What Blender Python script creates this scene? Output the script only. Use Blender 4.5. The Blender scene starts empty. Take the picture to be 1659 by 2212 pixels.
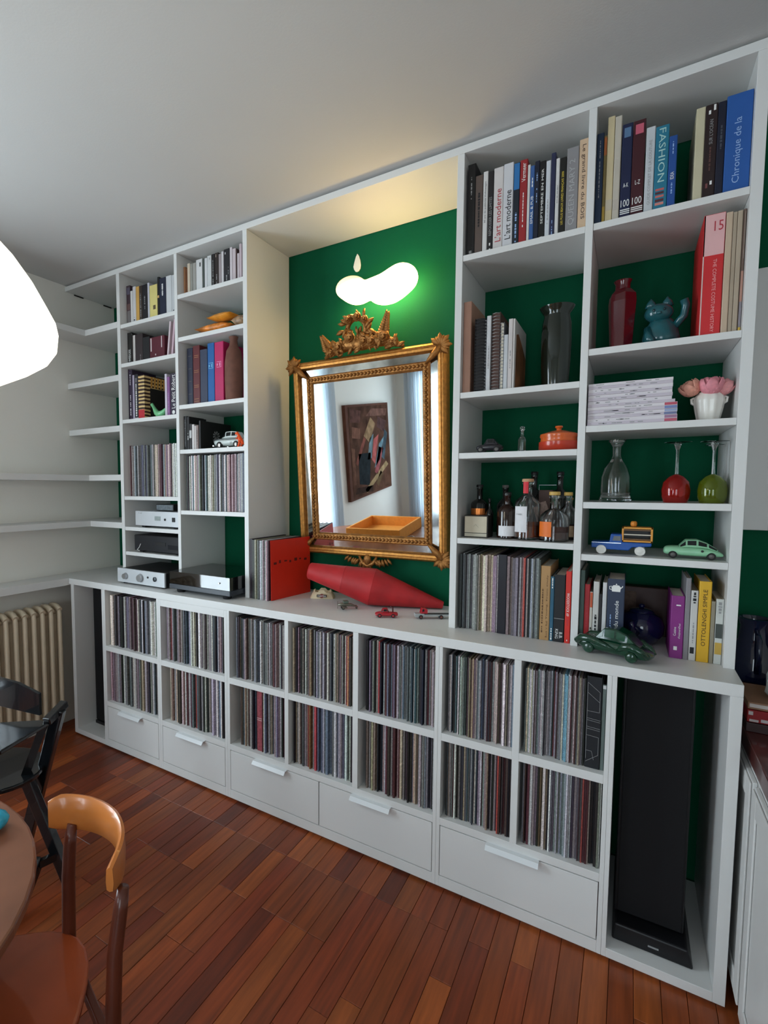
import bpy, bmesh, math, random
from mathutils import Vector, Matrix

random.seed(7)
PI = math.pi
scene = bpy.context.scene
COL = scene.collection

# ------------------------------------------------------------------ camera
W, H = 1659, 2212
CAM = Vector((3.026, -1.929, 1.612))
YAW, PIT, ROL = math.radians(-32.30), math.radians(-3.93), math.radians(-0.04)
FPX, CXP, CYP = 1098.98, 829.5 - 165.55, 1106 + 24.13
_f = Vector((math.sin(YAW) * math.cos(PIT), math.cos(YAW) * math.cos(PIT), math.sin(PIT)))
_r0 = Vector((math.cos(YAW), -math.sin(YAW), 0))
_d0 = _f.cross(_r0)
_c, _s = math.cos(ROL), math.sin(ROL)
_r = _c * _r0 + _s * _d0
_d = -_s * _r0 + _c * _d0
cam_data = bpy.data.cameras.new('camera')
cam_data.sensor_fit = 'HORIZONTAL'
cam_data.sensor_width = 36.0
cam_data.lens = FPX / W * 36.0
cam_data.shift_x = (W / 2 - CXP) / W
cam_data.shift_y = (CYP - H / 2) / W
cam_data.clip_start = 0.05
cam = bpy.data.objects.new('camera', cam_data)
COL.objects.link(cam)
M3 = Matrix((_r, -_d, -_f)).transposed()
cam.matrix_world = Matrix.Translation(CAM) @ M3.to_4x4()
scene.camera = cam

# ------------------------------------------------------------------ light
scene.view_settings.view_transform = 'Standard'
scene.view_settings.look = 'None'
scene.view_settings.gamma = 1.0
scene.view_settings.use_curve_mapping = False
scene.view_settings.exposure = -0.08
world = bpy.data.worlds.new('world')
scene.world = world
world.use_nodes = True
wn = world.node_tree.nodes
wl = world.node_tree.links
sky = wn.new('ShaderNodeTexSky')
sky.sky_type = 'HOSEK_WILKIE'
sky.turbidity = 6.0
sky.sun_direction = Vector((-0.5, 0.6, 0.62)).normalized()
bgn = wn['Background']
wl.new(sky.outputs[0], bgn.inputs[0])
bgn.inputs[1].default_value = 0.6


def area(name, loc, rot, sx, sy, power, col):
    l = bpy.data.lights.new(name, 'AREA')
    l.shape = 'RECTANGLE'
    l.size, l.size_y, l.energy, l.color = sx, sy, power, col
    o = bpy.data.objects.new(name, l)
    o.location, o.rotation_euler = loc, rot
    COL.objects.link(o)
    return o


# room limits
XL, XR, YB, YF, ZC = -0.21, 5.3, 0.542, -5.11, 2.958
# daylight standing in the window openings (left wall, far wall); the last is added fill
DAY = (0.77, 0.91, 1.0)
area('daylight_left_window', (XL - 0.12, -2.0, 1.55), (0, -PI / 2, 0), 2.0, 1.4, 112, DAY)
area('daylight_far_window', (0.75, YF - 0.12, 1.35), (PI / 2, 0, 0), 1.25, 2.2, 98, DAY)
area('added_frontal_fill', (3.35, YF - 0.12, 1.35), (PI / 2, 0, 0), 1.25, 2.2, 56, DAY)  # added to brighten the fronts, through an invented window

# ------------------------------------------------------------------ pixel helpers


def ray(u, v):
    return _r * ((u - CXP) / FPX) + _d * ((v - CYP) / FPX) + _f


def on(ax, val, u, v):
    d = ray(u, v)
    return CAM + d * ((val - CAM[ax]) / d[ax])


def xat(u, z, y):
    # x of the point at height z, depth y that shows in column u
    a = (u - CXP) / FPX
    n = _r - _f * a          # plane through the camera
    return CAM.x - (n.y * (y - CAM.y) + n.z * (z - CAM.z)) / n.x


def zat(v, x, y):
    a = (v - CYP) / FPX
    n = _d - _f * a
    return CAM.z - (n.x * (x - CAM.x) + n.y * (y - CAM.y)) / n.z


# ------------------------------------------------------------------ materials
def lin(c):
    out = []
    for v in c[:3]:
        v = v / 255.0
        out.append(v / 12.92 if v <= 0.04045 else ((v + 0.055) / 1.055) ** 2.4)
    return (out[0], out[1], out[2], 1.0)


MATS = {}


def mat(name, rgb, rough=0.5, metal=0.0, var=0.06, scale=8.0, bump=0.0, bscale=60.0, trans=0.0, ior=1.45,
        emit=None, estr=0.0, coat=0.0, spec=0.5, alpha=1.0):
    if name in MATS:
        return MATS[name]
    m = bpy.data.materials.new(name)
    m.use_nodes = True
    nt = m.node_tree
    b = nt.nodes['Principled BSDF']
    base = lin(rgb)
    if var > 0:
        tc = nt.nodes.new('ShaderNodeTexCoord')
        nz = nt.nodes.new('ShaderNodeTexNoise')
        nz.inputs['Scale'].default_value = scale
        nz.inputs['Detail'].default_value = 3
        nt.links.new(tc.outputs['Object'], nz.inputs['Vector'])
        cr = nt.nodes.new('ShaderNodeValToRGB')
        cr.color_ramp.elements[0].position = 0.3
        cr.color_ramp.elements[1].position = 0.7
        cr.color_ramp.elements[0].color = tuple(x * (1 - var) for x in base[:3]) + (1,)
        cr.color_ramp.elements[1].color = tuple(min(1, x * (1 + var)) for x in base[:3]) + (1,)
        nt.links.new(nz.outputs['Fac'], cr.inputs['Fac'])
        nt.links.new(cr.outputs['Color'], b.inputs['Base Color'])
    else:
        b.inputs['Base Color'].default_value = base
    b.inputs['Roughness'].default_value = rough
    b.inputs['Metallic'].default_value = metal
    b.inputs['Transmission Weight'].default_value = trans
    b.inputs['IOR'].default_value = ior
    b.inputs['Coat Weight'].default_value = coat
    b.inputs['Specular IOR Level'].default_value = spec
    if alpha < 1:
        b.inputs['Alpha'].default_value = alpha
    if emit:
        b.inputs['Emission Color'].default_value = lin(emit)
        b.inputs['Emission Strength'].default_value = estr
    if bump > 0:
        tc = nt.nodes.new('ShaderNodeTexCoord')
        nz = nt.nodes.new('ShaderNodeTexNoise')
        nz.inputs['Scale'].default_value = bscale
        nz.inputs['Detail'].default_value = 4
        nt.links.new(tc.outputs['Object'], nz.inputs['Vector'])
        bp = nt.nodes.new('ShaderNodeBump')
        bp.inputs['Strength'].default_value = bump
        bp.inputs['Distance'].default_value = 0.01
        nt.links.new(nz.outputs['Fac'], bp.inputs['Height'])
        nt.links.new(bp.outputs['Normal'], b.inputs['Normal'])
    MATS[name] = m
    return m


def col_mat(rgb, rough=0.55, pre='paper', **k):
    return mat('%s_%02x%02x%02x' % ((pre,) + tuple(int(v) for v in rgb)), rgb, rough, **k)


def objcolor_mat(name, rough, wood=False):
    """Colour comes from the object's own colour; fine grain or print on top."""
    m = bpy.data.materials.new(name)
    m.use_nodes = True
    nt = m.node_tree
    b = nt.nodes['Principled BSDF']
    oi = nt.nodes.new('ShaderNodeObjectInfo')
    tc = nt.nodes.new('ShaderNodeTexCoord')
    mp = nt.nodes.new('ShaderNodeMapping')
    nt.links.new(tc.outputs['Object'], mp.inputs['Vector'])
    nz = nt.nodes.new('ShaderNodeTexNoise')
    nt.links.new(mp.outputs['Vector'], nz.inputs['Vector'])
    if wood:
        mp.inputs['Scale'].default_value = (60, 4, 10)
        nz.inputs['Scale'].default_value = 1.0
        nz.inputs['Detail'].default_value = 6
    else:
        mp.inputs['Scale'].default_value = (1.6, 1.5, 48)
        nz.inputs['Scale'].default_value = 1.0
        nz.inputs['Detail'].default_value = 5
        nz.inputs['Roughness'].default_value = 0.7
    add = nt.nodes.new('ShaderNodeVectorMath')
    add.operation = 'ADD'
    mul = nt.nodes.new('ShaderNodeMath')
    mul.operation = 'MULTIPLY'
    mul.inputs[1].default_value = 37.0
    nt.links.new(oi.outputs['Random'], mul.inputs[0])
    nt.links.new(mp.outputs['Vector'], add.inputs[0])
    nt.links.new(mul.outputs[0], add.inputs[1])
    nt.links.new(add.outputs[0], nz.inputs['Vector'])
    cr = nt.nodes.new('ShaderNodeValToRGB')
    nt.links.new(nz.outputs['Fac'], cr.inputs['Fac'])
    mx = nt.nodes.new('ShaderNodeMixRGB')
    if wood:
        cr.color_ramp.elements[0].position = 0.25
        cr.color_ramp.elements[1].position = 0.75
        cr.color_ramp.elements[0].color = (0.62, 0.6, 0.58, 1)
        cr.color_ramp.elements[1].color = (1.25, 1.22, 1.2, 1)
        mx.blend_type = 'MULTIPLY'
        mx.inputs['Fac'].default_value = 1.0
        nt.links.new(oi.outputs['Color'], mx.inputs['Color1'])
        nt.links.new(cr.outputs['Color'], mx.inputs['Color2'])
    else:
        # small worn/printed flecks: towards pale or towards dark
        e = cr.color_ramp.elements
        e[0].position = 0.34
        e[0].color = (0.3, 0.3, 0.3, 1)
        e[1].position = 0.66
        e[1].color = (2.3, 2.3, 2.3, 1)
        n1 = e.new(0.43)
        n1.color = (0.95, 0.95, 0.95, 1)
        n2 = e.new(0.57)
        n2.color = (1.05, 1.05, 1.05, 1)
        mx.blend_type = 'MULTIPLY'
        mx.inputs['Fac'].default_value = 0.8
        nt.links.new(oi.outputs['Color'], mx.inputs['Color1'])
        nt.links.new(cr.outputs['Color'], mx.inputs['Color2'])
    nt.links.new(mx.outputs['Color'], b.inputs['Base Color'])
    b.inputs['Roughness'].default_value = rough
    return m, nt, b, mx


# ------------------------------------------------------------------ mesh builder
class MB:
    def __init__(self, M=None):
        self.v, self.f, self.mi, self.M, self.m = [], [], [], M, 0

    def _add(self, vs, fs):
        n = len(self.v)
        if self.M is not None:
            vs = [self.M @ Vector(p) for p in vs]
        self.v += [tuple(p) for p in vs]
        for f in fs:
            self.f.append(tuple(i + n for i in f))
            self.mi.append(self.m)
        return self

    def box(self, x0, x1, y0, y1, z0, z1):
        vs = [(x, y, z) for z in (z0, z1) for y in (y0, y1) for x in (x0, x1)]
        return self._add(vs, [(0, 2, 3, 1), (4, 5, 7, 6), (0, 1, 5, 4), (2, 6, 7, 3), (0, 4, 6, 2), (1, 3, 7, 5)])

    def rings(self, rings, cap0=True, cap1=True, closed=False):
        n = len(rings[0])
        vs = [p for r in rings for p in r]
        fs = []
        k = len(rings)
        for i in range(k if closed else k - 1):
            a, b = i * n, ((i + 1) % k) * n
            for j in range(n):
                j2 = (j + 1) % n
                fs.append((a + j, a + j2, b + j2, b + j))
        if not closed:
            if cap0:
                fs.append(tuple(range(n - 1, -1, -1)))
            if cap1:
                fs.append(tuple(range((k - 1) * n, k * n)))
        return self._add(vs, fs)

    def lathe(self, prof, c=(0, 0, 0), n=24, sx=1.0, sy=1.0, cap=True, start=0.0):
        rg = []
        for r, z in prof:
            r = max(r, 1e-5)
            rg.append([(c[0] + sx * r * math.cos(start + 2 * PI * i / n), c[1] + sy * r * math.sin(start + 2 * PI * i / n), c[2] + z)
                       for i in range(n)])
        return self.rings(rg, cap, cap)

    def ellipsoid(self, c, rx, ry, rz, n=16, k=9):
        return self.lathe([(math.cos(-PI / 2 + PI * i / (k - 1)), rz * math.sin(-PI / 2 + PI * i / (k - 1)))
                           for i in range(k)], c, n, rx, ry)

    def tube(self, pts, rad, n=8, closed=False, flat=1.0):
        pts = [Vector(p) for p in pts]
        rads = rad if isinstance(rad, (list, tuple)) else [rad] * len(pts)
        rg = []
        up = None
        for i, p in enumerate(pts):
            if closed:
                t = pts[(i + 1) % len(pts)] - pts[i - 1]
            else:
                t = pts[min(i + 1, len(pts) - 1)] - pts[max(i - 1, 0)]
            t.normalize()
            if up is None:
                up = Vector((0, 0, 1)) if abs(t.z) < 0.9 else Vector((0, 1, 0))
            s = t.cross(up)
            if s.length < 1e-6:
                s = t.cross(Vector((1, 0, 0)))
            s.normalize()
            up = s.cross(t).normalized()
            rg.append([p + s * (rads[i] * math.cos(2 * PI * j / n)) + up * (rads[i] * flat * math.sin(2 * PI * j / n)) for j in range(n)])
        return self.rings(rg, True, True, closed)

    def bar(self, a, b, w, h, up=(0, 0, 1)):
        a, b = Vector(a), Vector(b)
        t = (b - a).normalized()
        u = Vector(up)
        s = t.cross(u)
        if s.length < 1e-5:
            s = t.cross(Vector((1, 0, 0)))
        s.normalize()
        u = s.cross(t).normalized()
        rg = []
        for p in (a, b):
            rg.append([p + s * (w / 2 * i) + u * (h / 2 * j) for i, j in ((-1, -1), (1, -1), (1, 1), (-1, 1))])
        return self.rings(rg)

    def prism(self, poly, axis, a, b):
        def mk(p, t):
            return (t, p[0], p[1]) if axis == 0 else (p[0], t, p[1]) if axis == 1 else (p[0], p[1], t)
        return self.rings([[mk(p, a) for p in poly], [mk(p, b) for p in poly]])

    def build(self, name, m=None, parent=None, smooth=False, bevel=0.0, subsurf=0, loc=None, seg=2, angle=None):
        me = bpy.data.meshes.new(name)
        me.from_pydata(self.v, [], self.f)
        ms = m if isinstance(m, (list, tuple)) else [m]
        for x in ms:
            me.materials.append(x)
        if len(ms) > 1:
            me.polygons.foreach_set('material_index', self.mi)
        bm = bmesh.new()
        bm.from_mesh(me)
        bmesh.ops.recalc_face_normals(bm, faces=bm.faces)
        bm.to_mesh(me)
        bm.free()
        if smooth:
            me.polygons.foreach_set('use_smooth', [True] * len(me.polygons))
            if angle:
                me.set_sharp_from_angle(angle=math.radians(angle))
        o = bpy.data.objects.new(name, me)
        COL.objects.link(o)
        if parent is not None:
            o.parent = parent
        if loc is not None:
            o.location = loc
        if bevel > 0:
            bv = o.modifiers.new('bevel', 'BEVEL')
            bv.width, bv.segments, bv.limit_method = bevel, seg, 'ANGLE'
        if subsurf:
            ss = o.modifiers.new('subsurf', 'SUBSURF')
            ss.levels = ss.render_levels = subsurf
        return o


def tag(o, label=None, cat=None, group=None, kind=None):
    if label:
        o['label'] = label
    if cat:
        o['category'] = cat
    if group:
        o['group'] = group
    if kind:
        o['kind'] = kind
    return o


def thing(name, loc=(0, 0, 0), label=None, cat=None, group=None, rz=0.0, kind=None, M=None):
    o = bpy.data.objects.new(name, None)
    o.empty_display_size = 0.05
    COL.objects.link(o)
    o.location = loc
    o.rotation_euler = (0, 0, rz)
    if M is not None:
        o.matrix_world = M
    return tag(o, label, cat, group, kind)


# ---- lettering: requested during the build, turned into meshes in one go at the end
TEXTS = []


def text(s, parent, loc, length, height, m, mode='up', name='lettering', bold=0.0, ydir=None):
    """mode up / down: along the spine; flat: horizontal; facing -Y in the parent's space.
    loc is the centre of the lettering."""
    TEXTS.append((s, parent, Vector(loc), length, height, m, mode, name, bold, ydir))


def flush_texts():
    obs = []
    for t in TEXTS:
        cu = bpy.data.curves.new('lettering', 'FONT')
        cu.body = t[0]
        cu.align_x, cu.align_y = 'CENTER', 'CENTER'
        cu.resolution_u = 2
        cu.offset = t[8]
        o = bpy.data.objects.new('lettering_curve', cu)
        COL.objects.link(o)
        obs.append(o)
    dg = bpy.context.evaluated_depsgraph_get()
    dg.update()
    for o, (s, parent, loc, length, height, m, mode, name, bold, ydir) in zip(obs, TEXTS):
        me = bpy.data.meshes.new_from_object(o.evaluated_get(dg))
        if len(me.vertices):
            xs = [v.co.x for v in me.vertices]
            ys = [v.co.y for v in me.vertices]
            cx, cy = (max(xs) + min(xs)) / 2, (max(ys) + min(ys)) / 2
            sx = length / max(1e-6, max(xs) - min(xs))
            sy = height / max(1e-6, max(ys) - min(ys))
            if mode == 'up':
                R = Matrix(((0, -1, 0), (0, 0, -1), (1, 0, 0)))
            elif mode == 'down':
                R = Matrix(((0, 1, 0), (0, 0, -1), (-1, 0, 0)))
            elif mode == 'top':
                R = Matrix(((1, 0, 0), (0, 1, 0), (0, 0, 1)))
            else:
                R = Matrix(((1, 0, 0), (0, 0, -1), (0, 1, 0)))
            if ydir is not None:
                R = ydir
            for v in me.vertices:
                v.co = R @ Vector(((v.co.x - cx) * sx, (v.co.y - cy) * sy, 0)) + loc
            me.materials.clear()
            me.materials.append(m)
            ob = bpy.data.objects.new(name, me)
            COL.objects.link(ob)
            ob.parent = parent
        cu = o.data
        bpy.data.objects.remove(o)
        bpy.data.curves.remove(cu)


def scribble(parent, cx, z0, z1, w, y, m, name='lettering', n=None):
    """a run of small printed marks too small to read, along a spine"""
    mb = MB()
    z = z0
    rnd = random.Random(int((cx + z0) * 1e5))
    while z < z1:
        l = rnd.uniform(0.004, 0.012)
        ww = w * rnd.uniform(0.55, 1.0)
        mb.box(cx - ww / 2, cx + ww / 2, y - 0.0004, y, z, min(z1, z + l))
        z += l + rnd.uniform(0.0015, 0.004)
        if rnd.random() < 0.12:
            z += 0.008
    return mb.build(name, m, parent)

# ================================================================== materials in common
WHITE = mat('white_lacquer', (222, 222, 220), 0.38, var=0.015, scale=2.0)
WHITE_IN = WHITE
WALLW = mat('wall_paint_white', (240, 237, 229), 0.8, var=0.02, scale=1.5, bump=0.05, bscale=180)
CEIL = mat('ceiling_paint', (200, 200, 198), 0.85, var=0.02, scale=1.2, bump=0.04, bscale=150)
GREEN = mat('wall_paint_green', (4, 84, 56), 0.75, var=0.05, scale=3.0, bump=0.06, bscale=160, spec=0.15)
BLACK = mat('black_satin', (16, 16, 18), 0.4, var=0.05)
BLACKM = mat('black_matt', (14, 14, 17), 0.75, var=0.1)
STEEL = mat('brushed_steel', (190, 192, 195), 0.3, metal=1.0, var=0.05)
CHROME = mat('chrome', (205, 205, 205), 0.12, metal=1.0, var=0)
PAGES = mat('book_pages', (222, 214, 196), 0.8, var=0.06, scale=120)
INKW = mat('ink_white', (235, 235, 232), 0.6, var=0)
INKG = mat('ink_grey', (150, 150, 150), 0.6, var=0)
INKK = mat('ink_black', (28, 28, 32), 0.6, var=0)
INKR = mat('ink_red', (176, 46, 58), 0.6, var=0)
INKY = mat('ink_yellow', (226, 200, 70), 0.6, var=0)
INKB = mat('ink_pale_blue', (150, 180, 225), 0.6, var=0)
GLASS = mat('clear_glass', (250, 252, 252), 0.03, var=0, trans=1.0, ior=1.45)

# ================================================================== structure
fl = MB().box(XL, XR, YF, YB, -0.05, -0.012).build('floor', mat('subfloor', (48, 28, 20), 0.8))
tag(fl, kind='structure')
PLANK, _nt, _b, _mx = objcolor_mat('oak_parquet', 0.42, wood=True)
_b.inputs['Coat Weight'].default_value = 0.1
_b.inputs['Coat Roughness'].default_value = 0.3
rp = random.Random(3)
_cube = {}


def plank_color():
    base = rp.choice([(140, 66, 28), (130, 59, 25), (148, 72, 29), (124, 53, 23), (142, 68, 28), (134, 61, 26), (110, 46, 21), (152, 78, 32)])
    k = rp.uniform(0.9, 1.1)
    return lin(tuple(min(255, c * k) for c in base))


stuff_mb = MB()
x = XL + 0.002
nplank = 0
while x < XR - 0.01:
    w = rp.choice([0.072, 0.074, 0.07])
    y1 = YB - 0.005
    first = True
    while y1 > YF + 0.01:
        if first:
            y0 = -0.175 + (0 if 0.6 < x < 2.5 else rp.choice([0, -0.2, -0.42]))
        else:
            y0 = y1 - rp.choice([0.28, 0.28, 0.42, 0.6, 0.85, 0.5])
        if first is False and first_len and 1.2 < x < 2.2 and rp.random() < 0.6:
            y0 = -0.455
        first_len = first
        first = False
        y0 = max(y0, YF)
        vis = y1 > -1.42 and x < 3.36 and nplank < 298 and y0 < 0.12
        dz = rp.uniform(-0.0006, 0.0006)
        if vis and x + w < 3.40:
            key = (round(w, 4), round(y1 - y0, 3))
            if key not in _cube:
                mb = MB()
                hw, hl, g = key[0] / 2 - 0.0007, key[1] / 2 - 0.0007, 0.0012
                mb.rings([[(-hw, -hl, -0.012), (hw, -hl, -0.012), (hw, hl, -0.012), (-hw, hl, -0.012)],
                          [(-hw, -hl, -g), (hw, -hl, -g), (hw, hl, -g), (-hw, hl, -g)],
                          [(-hw + g, -hl + g, 0), (hw - g, -hl + g, 0), (hw - g, hl - g, 0), (-hw + g, hl - g, 0)]])
                _cube[key] = mb.build('plank', PLANK, fl).data
                po = bpy.data.objects[-1] if False else None
                po = [o for o in fl.children if o.data == _cube[key]][0]
            else:
                po = bpy.data.objects.new('plank', _cube[key])
                COL.objects.link(po)
                po.parent = fl
            po.location = (x + w / 2, (y0 + y1) / 2, dz)
            po.color = plank_color()
            nplank += 1
        else:
            stuff_mb.box(x + 0.0007, x + w - 0.0007, y0 + 0.0007, y1 - 0.0007, -0.012, dz)
        y1 = y0
    x += w
po = stuff_mb.build('plank_field', PLANK, fl)
po.color = lin((132, 70, 42))
po['kind'] = 'stuff'

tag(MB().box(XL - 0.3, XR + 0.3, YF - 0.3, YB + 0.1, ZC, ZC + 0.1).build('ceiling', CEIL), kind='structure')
tag(MB().box(XL - 0.3, XR + 0.3, YB, YB + 0.1, -0.05, ZC).build('wall_back', GREEN), kind='structure')
tag(MB().box(XR, XR + 0.1, YF, YB, -0.05, ZC).build('wall_right', WALLW), kind='structure')


def wall_with_holes(name, axis, pos, thick, a0, a1, holes, m):
    mb = MB()
    holes = sorted(holes)
    cur = a0

    def put(s0, s1, z0, z1):
        if s1 - s0 < 1e-4 or z1 - z0 < 1e-4:
            return
        if axis == 0:
            mb.box(pos - thick, pos, s0, s1, z0, z1)
        else:
            mb.box(s0, s1, pos - thick, pos, z0, z1)
    for (h0, h1, z0, z1) in holes:
        put(cur, h0, -0.05, ZC)
        put(h0, h1, -0.05, z0)
        put(h0, h1, z1, ZC)
        cur = h1
    put(cur, a1, -0.05, ZC)
    return tag(mb.build(name, m), kind='structure')


wall_with_holes('wall_left', 0, XL, 0.22, YF - 0.22, YB, [(-2.72, -1.28, 0.5, 2.62)], WALLW)
wall_with_holes('wall_front', 1, YF, 0.22, XL - 0.22, XR, [(0.12, 1.38, 0.22, 2.5), (2.72, 3.98, 0.22, 2.5)], WALLW)  # second opening is invented, made for the added fill
WINF = mat('window_paint', (232, 232, 230), 0.4, var=0.01)


def window(name, axis, pos, a0, a1, z0, z1):
    r = thing(name, kind='structure')
    mb = MB()

    def bx(s0, s1, q0, q1):
        if axis == 0:
            mb.box(pos - 0.09, pos - 0.04, s0, s1, q0, q1)
        else:
            mb.box(s0, s1, pos - 0.09, pos - 0.04, q0, q1)
    t = 0.06
    bx(a0, a0 + t, z0, z1)
    bx(a1 - t, a1, z0, z1)
    mid = (a0 + a1) / 2
    bx(mid - 0.05, mid + 0.05, z0 + t, z1 - t)
    bx(a0 + t, mid - .05, z0, z0 + t)
    bx(mid + .05, a1 - t, z0, z0 + t)
    bx(a0 + t, mid - .05, z1 - t, z1)
    bx(mid + .05, a1 - t, z1 - t, z1)
    mb.build('window_frame', WINF, r)
    for s0, s1 in ((a0 + t, mid - .05), (mid + .05, a1 - t)):
        mb = MB()
        if axis == 0:
            mb.box(pos - 0.068, pos - 0.064, s0, s1, z0 + t, z1 - t)
        else:
            mb.box(s0, s1, pos - 0.068, pos - 0.064, z0 + t, z1 - t)
        mb.build('pane', PANE, r)


PANE = bpy.data.materials.new('window_pane')
PANE.use_nodes = True
_n = PANE.node_tree
_n.nodes.remove(_n.nodes['Principled BSDF'])
_t = _n.nodes.new('ShaderNodeBsdfTransparent')
_g = _n.nodes.new('ShaderNodeBsdfGlossy')
_g.inputs['Roughness'].default_value = 0.02
_x = _n.nodes.new('ShaderNodeMixShader')
_x.inputs[0].default_value = 0.06
_n.links.new(_t.outputs[0], _x.inputs[1])
_n.links.new(_g.outputs[0], _x.inputs[2])
_n.links.new(_x.outputs[0], _n.nodes['Material Output'].inputs[0])
window('window_1', 0, XL, -2.72, -1.28, 0.5, 2.62)
window('window_2', 1, YF, 0.12, 1.38, 0.22, 2.5)
window('added_window', 1, YF, 2.72, 3.98, 0.22, 2.5)  # unseen window, added to go with the frontal fill

# sheer curtains
CURT = bpy.data.materials.new('sheer_curtain')
CURT.use_nodes = True
_n = CURT.node_tree
_b = _n.nodes['Principled BSDF']
_b.inputs['Base Color'].default_value = (0.85, 0.88, 0.9, 1)
_b.inputs['Roughness'].default_value = 0.9
_t = _n.nodes.new('ShaderNodeBsdfTranslucent')
_t.inputs[0].default_value = (0.85, 0.9, 0.95, 1)
_x = _n.nodes.new('ShaderNodeMixShader')
_x.inputs[0].default_value = 0.6
_n.links.new(_b.outputs[0], _x.inputs[1])
_n.links.new(_t.outputs[0], _x.inputs[2])
_n.links.new(_x.outputs[0], _n.nodes['Material Output'].inputs[0])


def curtain(axis, pos, a0, a1, z0, z1, label, folds):
    pts = []
    n = folds * 8
    for i in range(n + 1):
        s = a0 + (a1 - a0) * i / n
        d = 0.028 * math.sin(2 * PI * i / 8) + 0.008 * math.sin(1.7 * i)
        pts.append((s, pos + 0.06 + d))
    pts += [(s, d - 0.002) for s, d in reversed(pts)]
    mb = MB()
    if axis == 0:
        mb.prism([(d, s) for s, d in pts], 2, z0, z1)
    else:
        mb.prism(pts, 2, z0, z1)
    o = mb.build('curtain', CURT, smooth=True, angle=50)
    tag(o, label, 'curtain')


curtain(0, XL, -2.92, -2.42, 0.03, 2.75, 'sheer white curtain gathered beside the left wall window, next to the painting', 7)
curtain(1, YF, -0.05, 0.42, 0.03, 2.7, 'sheer white curtain hanging in the far corner beside the painting', 7)
curtain(1, YF, 1.1, 1.6, 0.03, 2.7, 'sheer white curtain on the open side of the far corner window', 7)

# ================================================================== built-in shelving
VX = [(0.0, .032), (.312, .345), (.802, .834), (1.304, 1.338), (1.6785, 1.7003), (2.040, 2.066), (2.404, 2.433), (2.696, 2.720), (2.987, 3.015), (3.303, 3.334)]
UX = [(.318, .347), (.819, .842), (1.315, 1.342), (2.406, 2.433), (2.860, 2.884), (3.303, 3.333)]
ZWB, ZWT = 0.993, 1.031      # worktop
ZMB, ZMT = 0.617, 0.648      # shelf between the record rows
ZLT = 0.299                  # floor of the lower record row
ZDT, ZDB, ZBASE = 0.266, 0.0595, 0.012
YU = 0.158                   # front of the upper shelves
BK = YB - 0.004

wt = MB().box(-0.018, 3.334, 0.0, BK, ZWB, ZWT).build('worktop', WHITE, bevel=0.0015)
tag(wt, 'long white worktop lying across the record cabinets', 'worktop')
sill = MB().box(XL + 0.002, -0.02, -1.2, BK, ZWB - 0.008, ZWT).build('window_board', WHITE, bevel=0.0015)
tag(sill, 'white board along the left wall above the radiator', 'shelf')


def cabinet(i0, i1, label, lp=True, drawers=(), mids=(), drop=None):
    """one floor cabinet from panel i0 to panel i1"""
    xa = VX[i0][0] if i0 == 0 else (VX[i0][0] + VX[i0][1]) / 2 + 0.0002
    xb = VX[i1][1] if i1 == 9 else (VX[i1][0] + VX[i1][1]) / 2 - 0.0002
    r = thing('record_cabinet' if lp else 'speaker_cabinet', ((xa + xb) / 2, 0, ZBASE), label, 'cabinet',
              'white cabinets under the worktop')
    ox, oz = (xa + xb) / 2, ZBASE

    def bx(name, x0, x1, y0, y1, z0, z1, parent=None, bevel=0.001):
        o = MB().box(x0 - ox, x1 - ox, y0, y1, z0 - oz, z1 - oz).build(name, WHITE, parent or r, bevel=bevel)
        return o
    bx('side_panel', xa, VX[i0][1], 0.0, BK, ZBASE, ZWB)
    bx('side_panel', VX[i1][0], xb, 0.0, BK, ZBASE, ZWB)
    x0, x1 = VX[i0][1], VX[i1][0]
    bx('plinth', xa + (0.06 if i0 == 0 else 0), xb, 0.02, 0.04, 0.0, ZBASE)
    if lp:
        bx('back_panel', x0, x1, BK - 0.01, BK, ZDB, ZWB)
        # every bay: floor, shelf
        for j in mids:
            bx('divider', VX[j][0], VX[j][1], 0.0, BK - 0.01, ZLT, ZWB)
        ed = [i0] + list(mids) + [i1]
        bx('bottom_shelf', x0, x1, 0.0, BK - 0.01, ZDT + 0.003, ZLT)
        for a, b in zip(ed[:-1], ed[1:]):
            bx('shelf', VX[a][1], VX[b][0], 0.0, BK - 0.01, ZMB, ZMT)
        if drop:
            bx('top_rail', x0, x1, 0.0, 0.02, drop, ZWB)
        bx('base_rail', x0, x1, 0.0, 0.02, ZBASE, ZDB - 0.003)
        for (d0, d1, h0, h1) in drawers:
            d = bx('drawer', d0 + 0.0025, d1 - 0.0025, 0.0, 0.02, ZDB + 0.0005, ZDT - 0.0005)
            # bent metal lip over the top edge
            h = MB()
            prof = [(0.006, ZDT), (0.006, ZDT + 0.0028), (-0.018, ZDT + 0.0028), (-0.030, ZDT - 0.012), (-0.0275, ZDT - 0.0135), (-0.0165, ZDT + 0.0)]
            h.prism([(py, pz - oz) for py, pz in prof], 0, h0 - ox, h1 - ox)
            hh = h.build('handle', HANDLE, d)
    else:
        bx('bottom_panel', x0, x1, 0.0, BK - 0.01, ZBASE, ZBASE + 0.032)
    return r


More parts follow.
